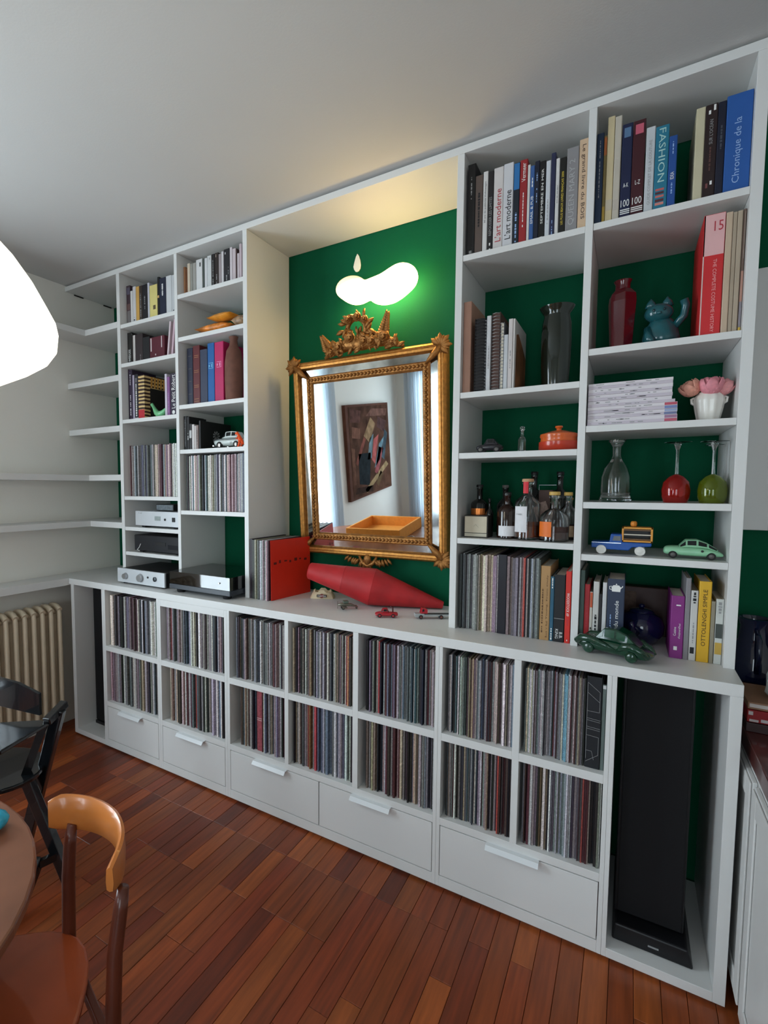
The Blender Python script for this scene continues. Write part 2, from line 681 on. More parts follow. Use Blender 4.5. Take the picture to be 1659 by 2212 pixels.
HANDLE = mat('white_metal', (228, 231, 233), 0.28, var=0.01)
cabinet(0, 1, 'narrow white cabinet with an open bay for the slim black speaker by the radiator', lp=False)
hx = lambda u0, u1, v: (on(1, 0.0, u0, v).x, on(1, 0.0, u1, v).x)
cabinet(1, 2, 'white record cabinet beside the narrow speaker bay, under the silver amplifier',
        drawers=[(.345, .802, *hx(262, 307, 1543))])
cabinet(2, 3, 'white record cabinet with a deep top rail, under the turntable', drawers=[(.834, 1.304, *hx(387, 443, 1592))], drop=0.955)
cabinet(3, 6, 'wide white record cabinet of three columns and two drawers, under the gilt mirror',
        drawers=[(1.338, 1.8698, *hx(551, 620, 1655)), (1.8698, 2.404, *hx(760, 845, 1730))], mids=(4, 5))
cabinet(6, 8, 'white record cabinet of two narrow columns over one drawer, next to the tall black speaker',
        drawers=[(2.433, 2.987, *hx(1050, 1165, 1845))], mids=(7,))
cabinet(8, 9, 'white cabinet with one tall open bay for the large black speaker', lp=False)

# ---- upper bookcases
ZTB, ZTT = 2.919, 2.949
top = MB().box(XL + 0.002, 3.333, YU, BK, ZTB, ZTT).build('header_board', WHITE, bevel=0.0015)
for ya, yb in ((.222, .29), (.45, .515)):  # thin dark strips put in for two black gaps by the left wall
    MB().box(XL + .004, XL + .009, ya, yb, ZTB - .007, ZTB - .0002).build('dark_slit', mat('slit_black', (24, 22, 18), .6), top)
tag(top, 'long white top board under the ceiling, running over both bookcases', 'board')
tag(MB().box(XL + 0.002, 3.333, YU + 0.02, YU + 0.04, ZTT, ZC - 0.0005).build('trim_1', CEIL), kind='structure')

SH = {'A': [2.611, 2.376, 2.0345, 1.5613, 1.370, 1.214],
      'B': [2.692, 2.458, 2.082, 1.8306, 1.4838],
      'C': [2.5314, 1.996, 1.7546, 1.409],
      'D': [2.533, 2.104, 1.835, 1.563, 1.3735]}
BAY = {'A': (UX[0][1], UX[1][0]), 'B': (UX[1][1], UX[2][0]), 'C': (UX[3][1], UX[4][0]), 'D': (UX[4][1], UX[5][0])}


def bookcase(ups, bays, label):
    ox = (UX[ups[0]][0] + UX[ups[-1]][1]) / 2
    r = thing('bookcase', (ox, YU, ZWT), label, 'bookcase')
    for i in ups:
        MB().box(UX[i][0] - ox, UX[i][1] - ox, 0, BK - YU, 0, ZTB - ZWT - .0006).build('upright', WHITE, r, bevel=0.001)
    for k in bays:
        x0, x1 = BAY[k]
        for z in SH[k]:
            s = MB().box(x0 - ox + 0.0005, x1 - ox - 0.0005, 0.002, BK - YU, z - 0.023 - ZWT, z - ZWT).build('shelf', WHITE, r, bevel=0.001)
    # rows of drilled pin holes in the uprights
    return r


bookcase((0, 1, 2), 'AB', 'tall white bookcase of two columns holding paperbacks, records and hi-fi')
bookcase((3, 4, 5), 'CD', 'tall white bookcase of two columns holding art books, bottles and toy cars')

# corner shelves between the first upright and the left wall
for z, ret, lab in ((2.635, 1, 'white corner shelf just under the top board, turning along the left wall'),
                    (2.314, 0, 'short white corner shelf, second below the top board'),
                    (2.002, 0, 'short white corner shelf, third below the top board'),
                    (1.697, 1, 'white L-shaped corner shelf with a long arm on the left wall, upper of two'),
                    (1.394, 1, 'white L-shaped corner shelf with a long arm, lowest above the radiator board')):
    mb = MB()
    x1 = UX[0][0] - 0.0005
    if ret:
        mb.prism([(XL + .002, -1.15), (-0.002, -1.15), (-0.002, YU), (x1, YU), (x1, BK), (XL + .002, BK)], 2, z - 0.037, z)
    else:
        mb.prism([(XL + .002, YU), (x1, YU), (x1, BK), (XL + .002, BK)], 2, z - 0.037, z)
    tag(mb.build('corner_shelf', WHITE, bevel=0.001), lab, 'shelf')

# ================================================================== books
def book(x0, x1, y, z0, h, rgb, label, group, depth=0.2, titles=(), bands=(), name='book', rough=0.5, lean=0.0, cat='book',
         pages=True, m=None):
    w = x1 - x0 - 0.0006
    t = min(0.0022, w * 0.16)
    mm = m or col_mat(rgb, rough)
    mb = MB()
    hw = w / 2
    # rounded spine and two boards
    mb.prism([(-hw, depth), (-hw, 0.0016), (-hw + t, 0.0), (hw - t, 0.0), (hw, 0.0016), (hw, depth), (hw - t, depth), (hw - t, 0.003), (-hw + t, 0.003), (-hw + t, depth)], 2, 0, h)
    o = mb.build(name, mm)
    o.location = ((x0 + x1) / 2, y, z0 + 0.0006)
    if lean:
        o.rotation_euler = (0, lean, 0)
    tag(o, label, cat, group)
    if pages and w > 0.004:
        MB().box(-hw + t, hw - t, 0.003, depth - 0.004, 0.003, h - 0.004).build('pages', PAGES, o)
    for bd in bands:
        a, b, c = bd[:3]
        f0, f1 = (bd[3], bd[4]) if len(bd) > 3 else (0.0, 1.0)
        MB().box(-hw + w * f0 + t * .5, -hw + w * f1 - t * .5, -0.0005, 0.0012, h * a, h * b).build(
            'spine_band', col_mat(c) if isinstance(c, tuple) else c, o)
    for tt in titles:
        s, mode, a, b, mt, frac = tt[:6]
        off = tt[6] if len(tt) > 6 else 0.0
        if s is None:
            scribble(o, off * w, h * a, h * b, w * frac, -0.0006, mt)
        else:
            L = h * (b - a)
            if mode == 'flat':
                text(s, o, (off * w, -0.0008, h * (a + b) / 2), w * frac, L, mt, 'flat')
            else:
                text(s, o, (off * w, -0.0008, h * (a + b) / 2), L, w * frac, mt, mode)
    return o


def prow(zsh, y, ox, oy, sc, items, group, depth=0.2):
    """items read off an enlarged crop: (left, right, top, colour, label, titles, bands, extra)"""
    out = []
    for it in items:
        xa, xb, yt, rgb, label = it[:5]
        titles = it[5] if len(it) > 5 else ()
        bands = it[6] if len(it) > 6 else ()
        k = dict(it[7]) if len(it) > 7 else {}
        x0 = xat(ox + xa / sc, zsh, y)
        x1 = xat(ox + xb / sc, zsh, y)
        for ua, ub in UX:
            if x0 < ub + .0008 and x1 > ua - .0008:
                if (x0 + x1) > (ua + ub):
                    x0 = ub + .0008
                else:
                    x1 = ua - .0008
        h = zat(oy + yt / sc, (x0 + x1) / 2, y) - zsh
        k.setdefault('depth', depth)
        out.append(book(x0, x1, y, zsh, h, rgb, label, group, titles=titles, bands=bands, **k))
    return out


K, WH, CR = (24, 24, 27), (212, 210, 208), (214, 200, 170)
g = 'art books on the top shelf right of the niche'
prow(SH['C'][0], YU + 0.025, 980, 240, 5.184, [
    (140, 228, 597, (22, 22, 24), 'tall black book against the bookcase upright, beside a grey-brown one', [(None, '', .62, .86, INKG, .18), (None, '', .03, .06, INKG, .4)]),
    (229, 312, 722, (92, 78, 72), 'grey-brown book with dark lettering, beside the tall black one', [(None, '', .35, .78, INKK, .3)]),
    (315, 368, 678, WH, 'slim white book with one line of small dark lettering, between brown and black books', [("30 ans de publicité Volkswagen", 'up', .37, .88, INKK, .42)]),
    (370, 430, 674, (34, 32, 34), 'black book with outlined white capitals, before the white pair', [("REPOUSSER LES LIMITES", 'up', .2, .68, INKG, .5), (None, '', .02, .12, INKW, .3)]),
    (433, 540, 632, (208, 202, 200), 'thick white book with red lettering on its spine', [("L'art moderne", 'up', .10, .74, INKR, .62)]),
    (541, 650, 585, (206, 206, 210), 'thick white book with dark grey lettering, twin of the red-lettered one', [("L'art moderne", 'up', .10, .68, INKK, .62)]),
    (652, 721, 582, (26, 34, 46), 'dark photographic book with a blue upper spine', [(None, '', .04, .4, INKB, .3)], [(.68, .995, (44, 110, 170))]),
    (722, 806, 545, (150, 38, 42), 'red book with white title near its top', [("Vermeer", 'up', .74, .96, INKW, .55), (None, '', .2, .62, INKW, .12)]),
    (808, 838, 602, WH, 'thin white book right beside the red one'),
    (839, 886, 612, (56, 92, 150), 'blue book with white capitals, right of the thin white one', [("EMAIL & PUB", 'up', .24, .6, INKW, .6), (None, '', .72, .84, INKW, .3)]),
    (887, 940, 560, (22, 28, 48), 'dark navy book between the blue and the black lettered books', [(None, '', .48, .66, INKB, .2), (None, '', .75, .85, INKB, .25)]),
    (942, 1010, 560, (20, 20, 22), 'black book with white capitals right of the navy one', [("SEPTEMBRE EN MER", 'up', .2, .9, INKW, .36), (None, '', .0, .035, INKW, .5)]),
    (1013, 1066, 556, (204, 208, 214), 'white book with faint grey lettering, beside a tall navy one', [(None, '', .18, .5, INKG, .2)]),
    (1067, 1120, 468, (40, 44, 74), 'tall navy book rising between two white ones', [(None, '', .03, .2, INKB, .2)]),
    (1123, 1165, 530, WH, 'white book beside the black one with yellow capitals', [(None, '', .42, .65, INKG, .22)]),
    (1167, 1240, 520, (24, 24, 22), 'black book with small yellow capitals', [("LES PLUS BEAUX LIVRES FRANÇAIS 2000", 'up', .13, .82, INKY, .42)]),
    (1242, 1376, 405, (138, 136, 138), 'thick grey book with pale embossed lettering', [("QUEEN MARY 2", 'up', .09, .86, mat('ink_silver', (172, 172, 174), .4, var=0), .55)]),
    (1379, 1480, 312, (206, 176, 146), 'tall cream book with large dark lettering reading downwards', [("Le grand livre du BOIS", 'down', .12, .94, mat('ink_umber', (70, 56, 50), .6, var=0), .55)]),
], g, 0.2)
g = 'big books on the top shelf of the column at the end'
R1 = prow(SH['D'][0], YU + 0.025, 1270, 160, 4.265, [
    (52, 120, 548, (28, 48, 74), 'dark blue book with thin white script at the upright', [(None, '', .3, .92, INKG, .14)]),
    (121, 150, 570, (120, 104, 60), 'thin book with a mottled olive spine beside the dark blue one', [], [(.78, .98, (166, 92, 46)), (.0, .2, (170, 140, 60))]),
    (151, 216, 392, (206, 190, 152), 'tall cream book with a pale paper band', [], [(.12, .22, (196, 184, 164))]),
    (218, 280, 388, (192, 184, 170), 'tall pale grey-beige book beside the cream one', [], [(.11, .21, (186, 176, 164))]),
    (286, 383, 458, (24, 32, 66), 'navy dictionary volume with white numerals at its foot', [("A-K", 'flat', .335, .38, INKW, .5), ("100", 'flat', .13, .205, INKW, .82)], [(.055, .065, INKW), (.075, .085, INKW), (.095, .105, INKW), (.86, .96, (86, 116, 150), .15, .85)]),
    (385, 502, 424, (64, 22, 30), 'maroon dictionary volume with white numerals at its foot', [("L-Z", 'flat', .335, .38, INKW, .4), ("100", 'flat', .13, .205, INKW, .75)], [(.055, .065, INKW), (.075, .085, INKW), (.095, .105, INKW), (.86, .96, (196, 92, 112), .15, .85)]),
    (508, 592, 488, (196, 200, 204), 'white book with grey capitals, left of the teal one', [("GUIDE COMPLET DE LA COUTURE", 'up', .1, .85, INKG, .32)]),
    (595, 720, 475, (38, 116, 142), 'teal book with pale capitals reading downwards', [("FASHION", 'down', .34, .97, mat('ink_mint', (170, 208, 204), .6, var=0), .5)],
     [(.24, .265, (190, 96, 96), .1, .8), (.2, .225, (84, 40, 46), .1, .8), (.16, .185, (200, 110, 104), .1, .8), (.11, .14, (90, 44, 50), .1, .8), (.07, .1, (206, 130, 120), .1, .8)]),
    (722, 798, 568, (32, 76, 146), 'shorter blue book right of the teal one', [("IDEA", 'up', .4, .5, INKW, .45), (None, '', .2, .35, INKB, .2), (None, '', .75, .92, INKB, .15)]),
    (960, 1045, 312, (198, 190, 160), 'cream book with an unmarked spine after the gap', [], [], {'depth': 0.24}),
    (1046, 1160, 278, (40, 24, 24), 'dark brown book with small white marks, next to the cream one', [("SUR L'OCEAN", 'up', .58, .84, INKG, .3), (None, '', .3, .55, mat('ink_rust', (90, 60, 56), .6, var=0), .18)], [(.9, .94, INKW, .2, .45), (.93, .99, INKW, .6, .85), (.15, .19, INKW, .55, .8), (.12, .17, (120, 70, 70), .2, .45)]),
    (1161, 1236, 252, (20, 24, 44), 'navy book between the brown one and the large blue one', [(None, '', .5, .75, mat('ink_dim', (70, 74, 84), .6, var=0), .3)]),
    (1238, 1500, 172, (38, 88, 160), 'very thick bright blue book with pale script at the end of the shelf', [("Chronique de la", 'up', .1, .76, INKB, .36)], [], {'depth': 0.26}),
], g, 0.22)
g = 'cookery books standing on the worktop'
yD = YU + 0.0
prow(ZWT, 0.175, 1220, 1080, 3.779, [
    (95, 145, 575, (72, 92, 86), 'grey-green slim book with a small red mark, at the foot of the upright', [], [(.08, .16, (150, 40, 60), .5, 1.0)], {'depth': 0.24}),
    (146, 189, 690, (168, 36, 42), 'red slim cookery book at the foot of the upright', [(None, '', .3, .7, INKR, .3)]),
    (190, 214, 752, (196, 190, 180), 'thin cookery book with an orange upper spine', [(None, '', .1, .4, INKK, .5)], [(.72, .99, (196, 84, 48))]),
    (216, 264, 668, (200, 198, 194), 'white slim cookery book with dark lettering', [(None, '', .18, .5, INKK, .4)]),
    (265, 289, 772, (34, 32, 34), 'thin black cookery book between two white ones'),
    (291, 326, 676, (206, 206, 206), 'thin white cookery book beside the navy one'),
    (330, 470, 648, (42, 54, 78), 'thick navy cookery book with a white teapot drawing',
     [("cuisine du monde", 'up', .05, .70, INKW, .24, .05), (None, '', .2, .5, INKB, .07, -.28), ("300", 'up', .08, .16, INKW, .16, .36)], []),
], g, 0.19)
tb = [o for o in COL.objects if o.get('label', '').startswith('thick navy cookery')][0]
mb = MB(Matrix.Translation((0.0, -0.0012, 0.225)))
mb.prism([(-.013, -.012), (.012, -.012), (.014, .004), (.008, .011), (-.009, .011), (-.015, .004)], 1, 0, .0006)
mb.tube([(.012, .0003, 0), (.018, .0003, .006), (.019, .0003, .010)], .0018, 6)
mb.tube([(-.013, .0003, -.006), (-.02, .0003, -.004), (-.021, .0003, .005), (-.014, .0003, .007)], .0014, 6)
mb.prism([(-.003, .012), (.003, .012), (.0, .018)], 1, 0, .0006)
mb.build('teapot_drawing', INKW, tb)
prow(ZWT, 0.19, 1220, 1080, 3.779, [
    (848, 958, 785, (132, 38, 124), 'purple cookery book with white lettering', [("Cuisine", 'up', .36, .5, INKW, .2, -.16), ("d'aujourd'hui", 'up', .32, .56, INKW, .2, .2)], [(.84, .86, INKW, .35, .75), (.13, .19, INKW, .28, .6)]),
    (960, 1003, 640, (136, 132, 136), 'plain grey cookery book between the purple and the white one'),
    (1005, 1064, 742, (208, 206, 202), 'white cookery book with a black animal at its foot', [(None, '', .82, .98, INKK, .5), (None, '', .25, .55, INKG, .2)], [(.1, .19, INKK, .1, .8)]),
    (1068, 1170, 668, (222, 172, 34), 'bright yellow cookery book with dark capitals', [("OTTOLENGHI SIMPLE", 'up', .2, .9, mat('ink_olive', (66, 52, 20), .6, var=0), .34)]),
    (1172, 1207, 830, (146, 138, 118), 'beige cookery book hidden beside the yellow one'),
    (1210, 1276, 812, (202, 204, 198), 'white cookery book with a small photograph on its spine, by the end upright', [(None, '', .78, .97, INKG, .5)], [(.4, .62, (70, 76, 72)), (.15, .33, (196, 160, 70))]),
], g, 0.19)

# --- second column shelf: big red volume and beige catalogues
g = 'large volumes beside the glass cat'
prow(SH['D'][1], YU + 0.03, 1240, 440, 3.96, [
    (1062, 1246, 88, (204, 40, 44), 'very thick red and white volume with white lettering', [("THE COMPLETE COSTUME HISTORY", 'down', .03, .63, mat('ink_rose', (240, 170, 170), .6, var=0), .17, .1), ("15", 'flat', .86, .94, INKR, .42, .2)], [(.665, .997, (226, 176, 176)), (.0, .997, (214, 206, 200), .0, .09)], {'depth': 0.3}),
    (1249, 1308, 72, (196, 174, 150), 'cream paperbound catalogue beside the thick red volume', [], [], {'depth': 0.27}),
    (1310, 1345, 70, (168, 152, 132), 'beige catalogue, second from the thick red volume', [], [], {'depth': 0.27}),
    (1346, 1392, 58, (174, 158, 138), 'beige catalogue, third from the thick red volume', [], [], {'depth': 0.27}),
    (1395, 1450, 44, (104, 84, 74), 'brown catalogue with a white stripe against the end upright', [], [(.6, .98, (188, 176, 164), .45, .7), (.25, .5, (176, 132, 116)), (.04, .25, (134, 128, 134)), (.0, .04, (206, 170, 70))], {'depth': 0.27}),
], g)

# --- left bookcase, top shelves
g = 'paperbacks on the upper shelves left of the niche'
yp = YU + 0.05
prow(SH['A'][0], yp, 240, 500, 5.53, [
    (172, 234, 650, (66, 48, 56), 'dark mauve photo-spined book, first on the top shelf by the corner', [], [(.0, .38, (118, 112, 112)), (.4, .55, (104, 76, 74)), (.78, .95, (88, 82, 98))]),
    (236, 261, 712, WH, 'short white paperback beside the dark photo-spined book'),
    (263, 300, 660, (206, 204, 206), 'white paperback left of the orange-yellow one', [(None, '', .05, .2, INKK, .4)]),
    (302, 340, 660, (206, 160, 84), 'orange-yellow paperback between white and dark ones'),
    (342, 375, 650, (58, 48, 44), 'dark brown paperback right of the orange-yellow one', [(None, '', .1, .8, INKG, .3)]),
    (377, 438, 636, (30, 30, 36), 'black paperback with a white foot', [(None, '', .35, .7, INKG, .2)], [(.0, .07, (196, 196, 196))]),
    (440, 462, 615, (196, 196, 206), 'thin pale lilac paperback before the pale yellow one'),
    (464, 555, 640, (220, 206, 130), 'pale yellow wide paperback', [], [(.3, .42, (96, 84, 60), .45, .8)]),
    (557, 580, 545, (26, 26, 28), 'thin black paperback after the pale yellow one', [], [(.5, .56, (210, 170, 110))]),
    (582, 658, 555, (32, 38, 58), 'navy paperback with white lettering', [(None, '', .55, .85, INKW, .22), (None, '', .03, .08, INKW, .6)]),
    (661, 724, 530, (206, 208, 210), 'wide blank white book, first of two at the upright'),
    (726, 758, 522, (196, 198, 200), 'narrow white book against the upright, on the top corner shelf', [], [(.1, .13, INKK, .5, .9)]),
], g, 0.16)
prow(SH['B'][0], yp, 240, 500, 5.53, [
    (868, 889, 425, (170, 120, 84), 'thin orange-brown booklet at the left end of the paperback row'),
    (891, 911, 445, (120, 74, 44), 'thin dark brown booklet at the left end of the paperback row'),
    (913, 944, 384, (206, 190, 170), 'cream paperback with a worn top'),
    (946, 974, 388, (150, 148, 140), 'grey paperback beside the worn cream one'),
    (976, 1015, 378, (158, 156, 150), 'pale grey paperback left of the wide white one'),
    (1018, 1091, 335, (214, 214, 214), 'wide white paperback with a black printed block', [(None, '', .02, .1, INKG, .3)], [(.78, .9, (60, 60, 62), .55, .8)]),
    (1093, 1115, 325, (74, 82, 78), 'thin grey-green paperback between white ones'),
    (1118, 1149, 320, (212, 212, 214), 'white paperback right of the thin grey-green one'),
    (1151, 1199, 290, (204, 206, 206), 'white paperback with a tiny grey mark, left of the black pair', [], [(.88, .94, INKG, .5, .75)]),
    (1201, 1239, 272, (34, 30, 30), 'black paperback, first of the black pair', [(None, '', .05, .85, INKG, .25)]),
    (1241, 1284, 256, (46, 36, 34), 'dark brown paperback, second of the black pair', [(None, '', .1, .4, INKG, .3)], [(.88, .96, (150, 140, 130), .2, .5)]),
    (1286, 1317, 270, (160, 150, 152), 'grey-lilac short paperback after the black pair'),
    (1319, 1345, 240, (210, 206, 208), 'thin white paperback left of the thick black one'),
    (1347, 1417, 210, (36, 36, 40), 'thick black paperback with a white dot near the top', [(None, '', .05, .3, INKG, .25), (None, '', .3, .5, INKG, .1, .3)], [(.86, .92, INKG, .15, .4)]),
    (1419, 1449, 190, (208, 198, 202), 'tall pale paperback right of the thick black one'),
    (1451, 1490, 206, (198, 184, 188), 'pale pink paperback near the niche panel'),
    (1492, 1505, 206, (70, 52, 50), 'very thin dark brown paperback near the niche panel'),
    (1507, 1530, 262, (204, 192, 196), 'short pale paperback near the niche panel'),
    (1532, 1560, 148, (198, 180, 186), 'tall pale pink book against the niche panel'),
], g, 0.16)
prow(SH['A'][1], yp, 240, 500, 5.53, [
    (196, 250, 1210, (30, 28, 26), 'black book with white lettering at its foot, on the second shelf', [("WEEGEE", 'up', .1, .48, INKW, .5)]),
    (252, 262, 1225, (40, 32, 30), 'sliver of a dark brown book beside the white-lettered black one'),
    (264, 291, 1242, (198, 192, 188), 'thin off-white book between dark books on the second shelf'),
    (293, 380, 1225, (52, 42, 44), 'thick dark grey-brown book on the second shelf', [(None, '', .1, .3, INKG, .08, .2)]),
    (382, 462, 1262, (26, 26, 30), 'black box set pushed back beside the maroon one', [], [], {'depth': 0.14}),
], g, 0.17)
z2 = SH['A'][1]
bx0, bx1 = xat(240 + 464 / 5.53, z2, yp), xat(240 + 640 / 5.53, z2, yp)
o = book(bx0, bx1, yp, z2, 0.135, (86, 26, 40), 'wide maroon box set with two white ribbons', g, depth=0.16, pages=False, name='box_set', cat='box set',
         bands=[(.4, .97, (214, 206, 204), .06, .14), (.5, .98, (206, 196, 196), .78, .85), (.2, .27, (196, 180, 180), .36, .44)])
x0 = xat(240 + 655 / 5.53, z2, yp)
for i, (cx, hh, c, lab) in enumerate(((x0 + .012, .205, (214, 196, 202), 'white and pink slim book leaning against the upright, lower of two'),
                                      (x0 + .047, .21, (206, 176, 188), 'pale pink slim book leaning against the upright, upper of two'))):
    o = book(cx - .006, cx + .008, yp, z2, hh, c, lab, g, depth=.15, lean=0.13)
    o.location.z += 0.0016

g = 'reference books around the glass bird'
prow(SH['A'][2], yp, 250, 760, 5.53, [
    (126, 160, 212, (48, 34, 52), 'dark purple tall book with white title, outer of the pair', [(None, '', .05, .45, INKW, .2), (None, '', .75, .95, INKW, .25)]),
    (162, 206, 218, (52, 38, 60), 'dark purple tall book with white title, inner of the pair', [(None, '', .1, .5, INKW, .2), (None, '', .7, .95, INKW, .2)]),
    (208, 229, 280, (176, 166, 186), 'thin pale lilac book by the tall purple pair'),
    (231, 274, 270, (28, 26, 34), 'black book with white lettering beside the tiger-striped one', [(None, '', .08, .8, INKW, .35)], [(.0, .05, (200, 196, 200)), (.82, .92, (110, 106, 112), .2, .8)]),
    (590, 616, 265, (204, 194, 208), 'white book with a torn top beside the dictionary'),
    (618, 650, 300, (134, 84, 136), 'mauve book between white and dark purple ones', [(None, '', .1, .6, mat('ink_lilac', (170, 140, 180), .6, var=0), .3)]),
    (655, 732, 258, (50, 40, 60), 'thick dark purple dictionary with white lettering', [("Le Petit Robert", 'up', .18, .97, INKW, .56)], []),
], g, 0.19)
di = [o for o in COL.objects if o.get('label', '').startswith('thick dark purple dictionary')][0]
MB().lathe([(.0115, 0), (.0115, .0006)], (0, 0, 0), 16).build('emblem', INKW, di).matrix_local = Matrix.Translation((0.0, -0.0004, .022)) @ Matrix.Rotation(PI / 2, 4, 'X')
# tiger-striped book, cover turned to the room
STR = bpy.data.materials.new('tiger_stripe_print')
STR.use_nodes = True
_n = STR.node_tree
_b = _n.nodes['Principled BSDF']
_tc = _n.nodes.new('ShaderNodeTexCoord')
_w = _n.nodes.new('ShaderNodeTexWave')
_w.bands_direction = 'Z'
_w.inputs['Scale'].default_value = 14
_w.inputs['Distortion'].default_value = 2.0
_w.inputs['Detail'].default_value = 2
_cr = _n.nodes.new('ShaderNodeValToRGB')
_cr.color_ramp.elements[0].position = .45
_cr.color_ramp.elements[0].color = lin((52, 24, 18))
_cr.color_ramp.elements[1].position = .55
_cr.color_ramp.elements[1].color = lin((222, 190, 130))
_n.links.new(_tc.outputs['Object'], _w.inputs['Vector'])
_n.links.new(_w.outputs['Fac'], _cr.inputs['Fac'])
_n.links.new(_cr.outputs['Color'], _b.inputs['Base Color'])
z3 = SH['A'][2]
sx0, sx1 = xat(250 + 275 / 5.53, z3, yp), xat(250 + 348 / 5.53, z3, yp)
h3 = zat(760 + 285 / 5.53, sx0, yp) - z3
ts = book(sx0, sx1, yp, z3, h3, (200, 150, 90), 'tiger-striped book with a dark panel on its cover', g, depth=.25, m=STR, bands=[(.02, .22, (190, 44, 54))])
wv = (sx1 - sx0) / 2
MB().box(wv - .0008, wv + .0006, .045, .24, .02, h3 * .72).build('cover_panel', col_mat((34, 30, 26)), ts)
tsm = MB()
for i in range(8):
    a = .05 + i * .025
    tsm.prism([(a, h3 * .74), (a + .012, h3 * .74), (a + .018, h3 * .98), (a + .002, h3 * .98)], 0, wv - .0008, wv + .0006)
tsm.build('cover_stripes', col_mat((214, 156, 70)), ts)

# album binders
g = 'leather and cloth albums beside the brown vase'
RB = prow(SH['B'][2], yp, 0, 500, 2.95, [
    (1195, 1231, 745, (38, 42, 62), 'navy leather album with faint gilt bands, first on the shelf', [], [(a, a + .006, (110, 104, 90), .2, .8) for a in (.2, .42, .64, .86)], {'rough': .4}),
    (1233, 1276, 728, (96, 36, 40), 'dark red leather album with gilt bands', [], [(a, a + .006, (186, 140, 90), .15, .85) for a in (.06, .1, .3, .33, .55, .58, .8, .83)], {'rough': .4}),
    (1278, 1324, 752, (52, 60, 82), 'slate blue plain cloth album'),
    (1326, 1368, 712, (22, 92, 158), 'bright blue cloth album with a pale square emblem'),
    (1370, 1426, 704, (186, 30, 92), 'crimson pink cloth album with a pale square emblem', [], [], {'depth': .27}),
], g, 0.26)
for o, c in ((RB[3], (120, 186, 220)), (RB[4], (240, 150, 190))):
    mm = col_mat(c)
    hw = (o.bound_box[4][0] - o.bound_box[0][0]) / 2
    mb = MB(Matrix.Translation((0, -.0006, .205)))
    a, b = .016, .0135
    for (p, q, r, s) in ((-a, a, b, a), (-a, a, -a, -b), (b, a, -b, b), (-a, -b, -b, -.004)):
        mb.box(p, q, 0, .0005, r, s)
    mb.box(-.016, -.008, 0, .0005, -.006, .006)
    mb.box(.002, .0085, 0, .0005, -.009, .009)
    mb.build('emblem', mm, o)

# books among the shelf of records beside the niche
g = 'music books beside the shelved records'
yr = YU + 0.02
RC = prow(ZWT, yr, 960, 1160, 5.35, [
    (1090, 1204, 336, (176, 136, 88), 'thick tan cardboard-spined book, beside the records',
     [("Young, From Only", 'up', .28, .88, mat('ink_brown', (92, 62, 36), .6, var=0), .2, .2), ("Rock 'n' Roll", 'up', .04, .26, MATS['ink_brown'], .2, .22), (None, '', .1, .7, MATS['ink_brown'], .14, -.25)], [], {'depth': .25}),
    (1206, 1250, 460, (44, 92, 116), 'teal slim book with pale lettering between tan and black ones', [(None, '', .82, .98, INKW, .4), (None, '', .02, .2, INKW, .4)]),
    (1252, 1376, 440, (20, 22, 26), 'thick black book with white serif capitals at its foot', [("B.B.", 'down', .055, .15, INKW, .28, .2), ("KING", 'down', .05, .19, INKW, .28, -.18)], [(.345, .352, INKG)]),
    (1380, 1444, 400, (206, 44, 34), 'scarlet book with white capitals against the upright', [("WOODSTOCK 69", 'down', .38, .70, INKW, .5), (None, '', .25, .34, INKR, .3), (None, '', .03, .06, INKW, .25)]),
], g, 0.24)

# ================================================================== records
SLEEVE, _nt, _b, _mx = objcolor_mat('record_sleeve', 0.5)
PAL = {'w': ('off-white', (206, 202, 198)), 'g': ('grey', (138, 140, 142)), 'd': ('dark grey', (72, 72, 76)), 'k': ('black', (28, 28, 32)),
       'm': ('mauve', (146, 122, 134)), 'p': ('dusty pink', (194, 156, 158)), 'M': ('maroon', (92, 36, 46)), 'r': ('red', (200, 50, 46)),
       's': ('slate blue', (92, 108, 132)), 'n': ('navy', (38, 44, 66)), 't': ('teal', (62, 98, 106)), 'T': ('tan', (170, 146, 116)),
       'b': ('brown', (86, 64, 54)), 'c': ('cream', (216, 204, 170)), 'G': ('sage', (146, 158, 148)), 'L': ('light blue', (92, 164, 196)),
       'l': ('lilac', (168, 158, 184)), 'o': ('orange', (206, 110, 60))}
_rec_mesh = None
rr = random.Random(11)
stuff_v, stuff_f, stuff_c = [], [], []


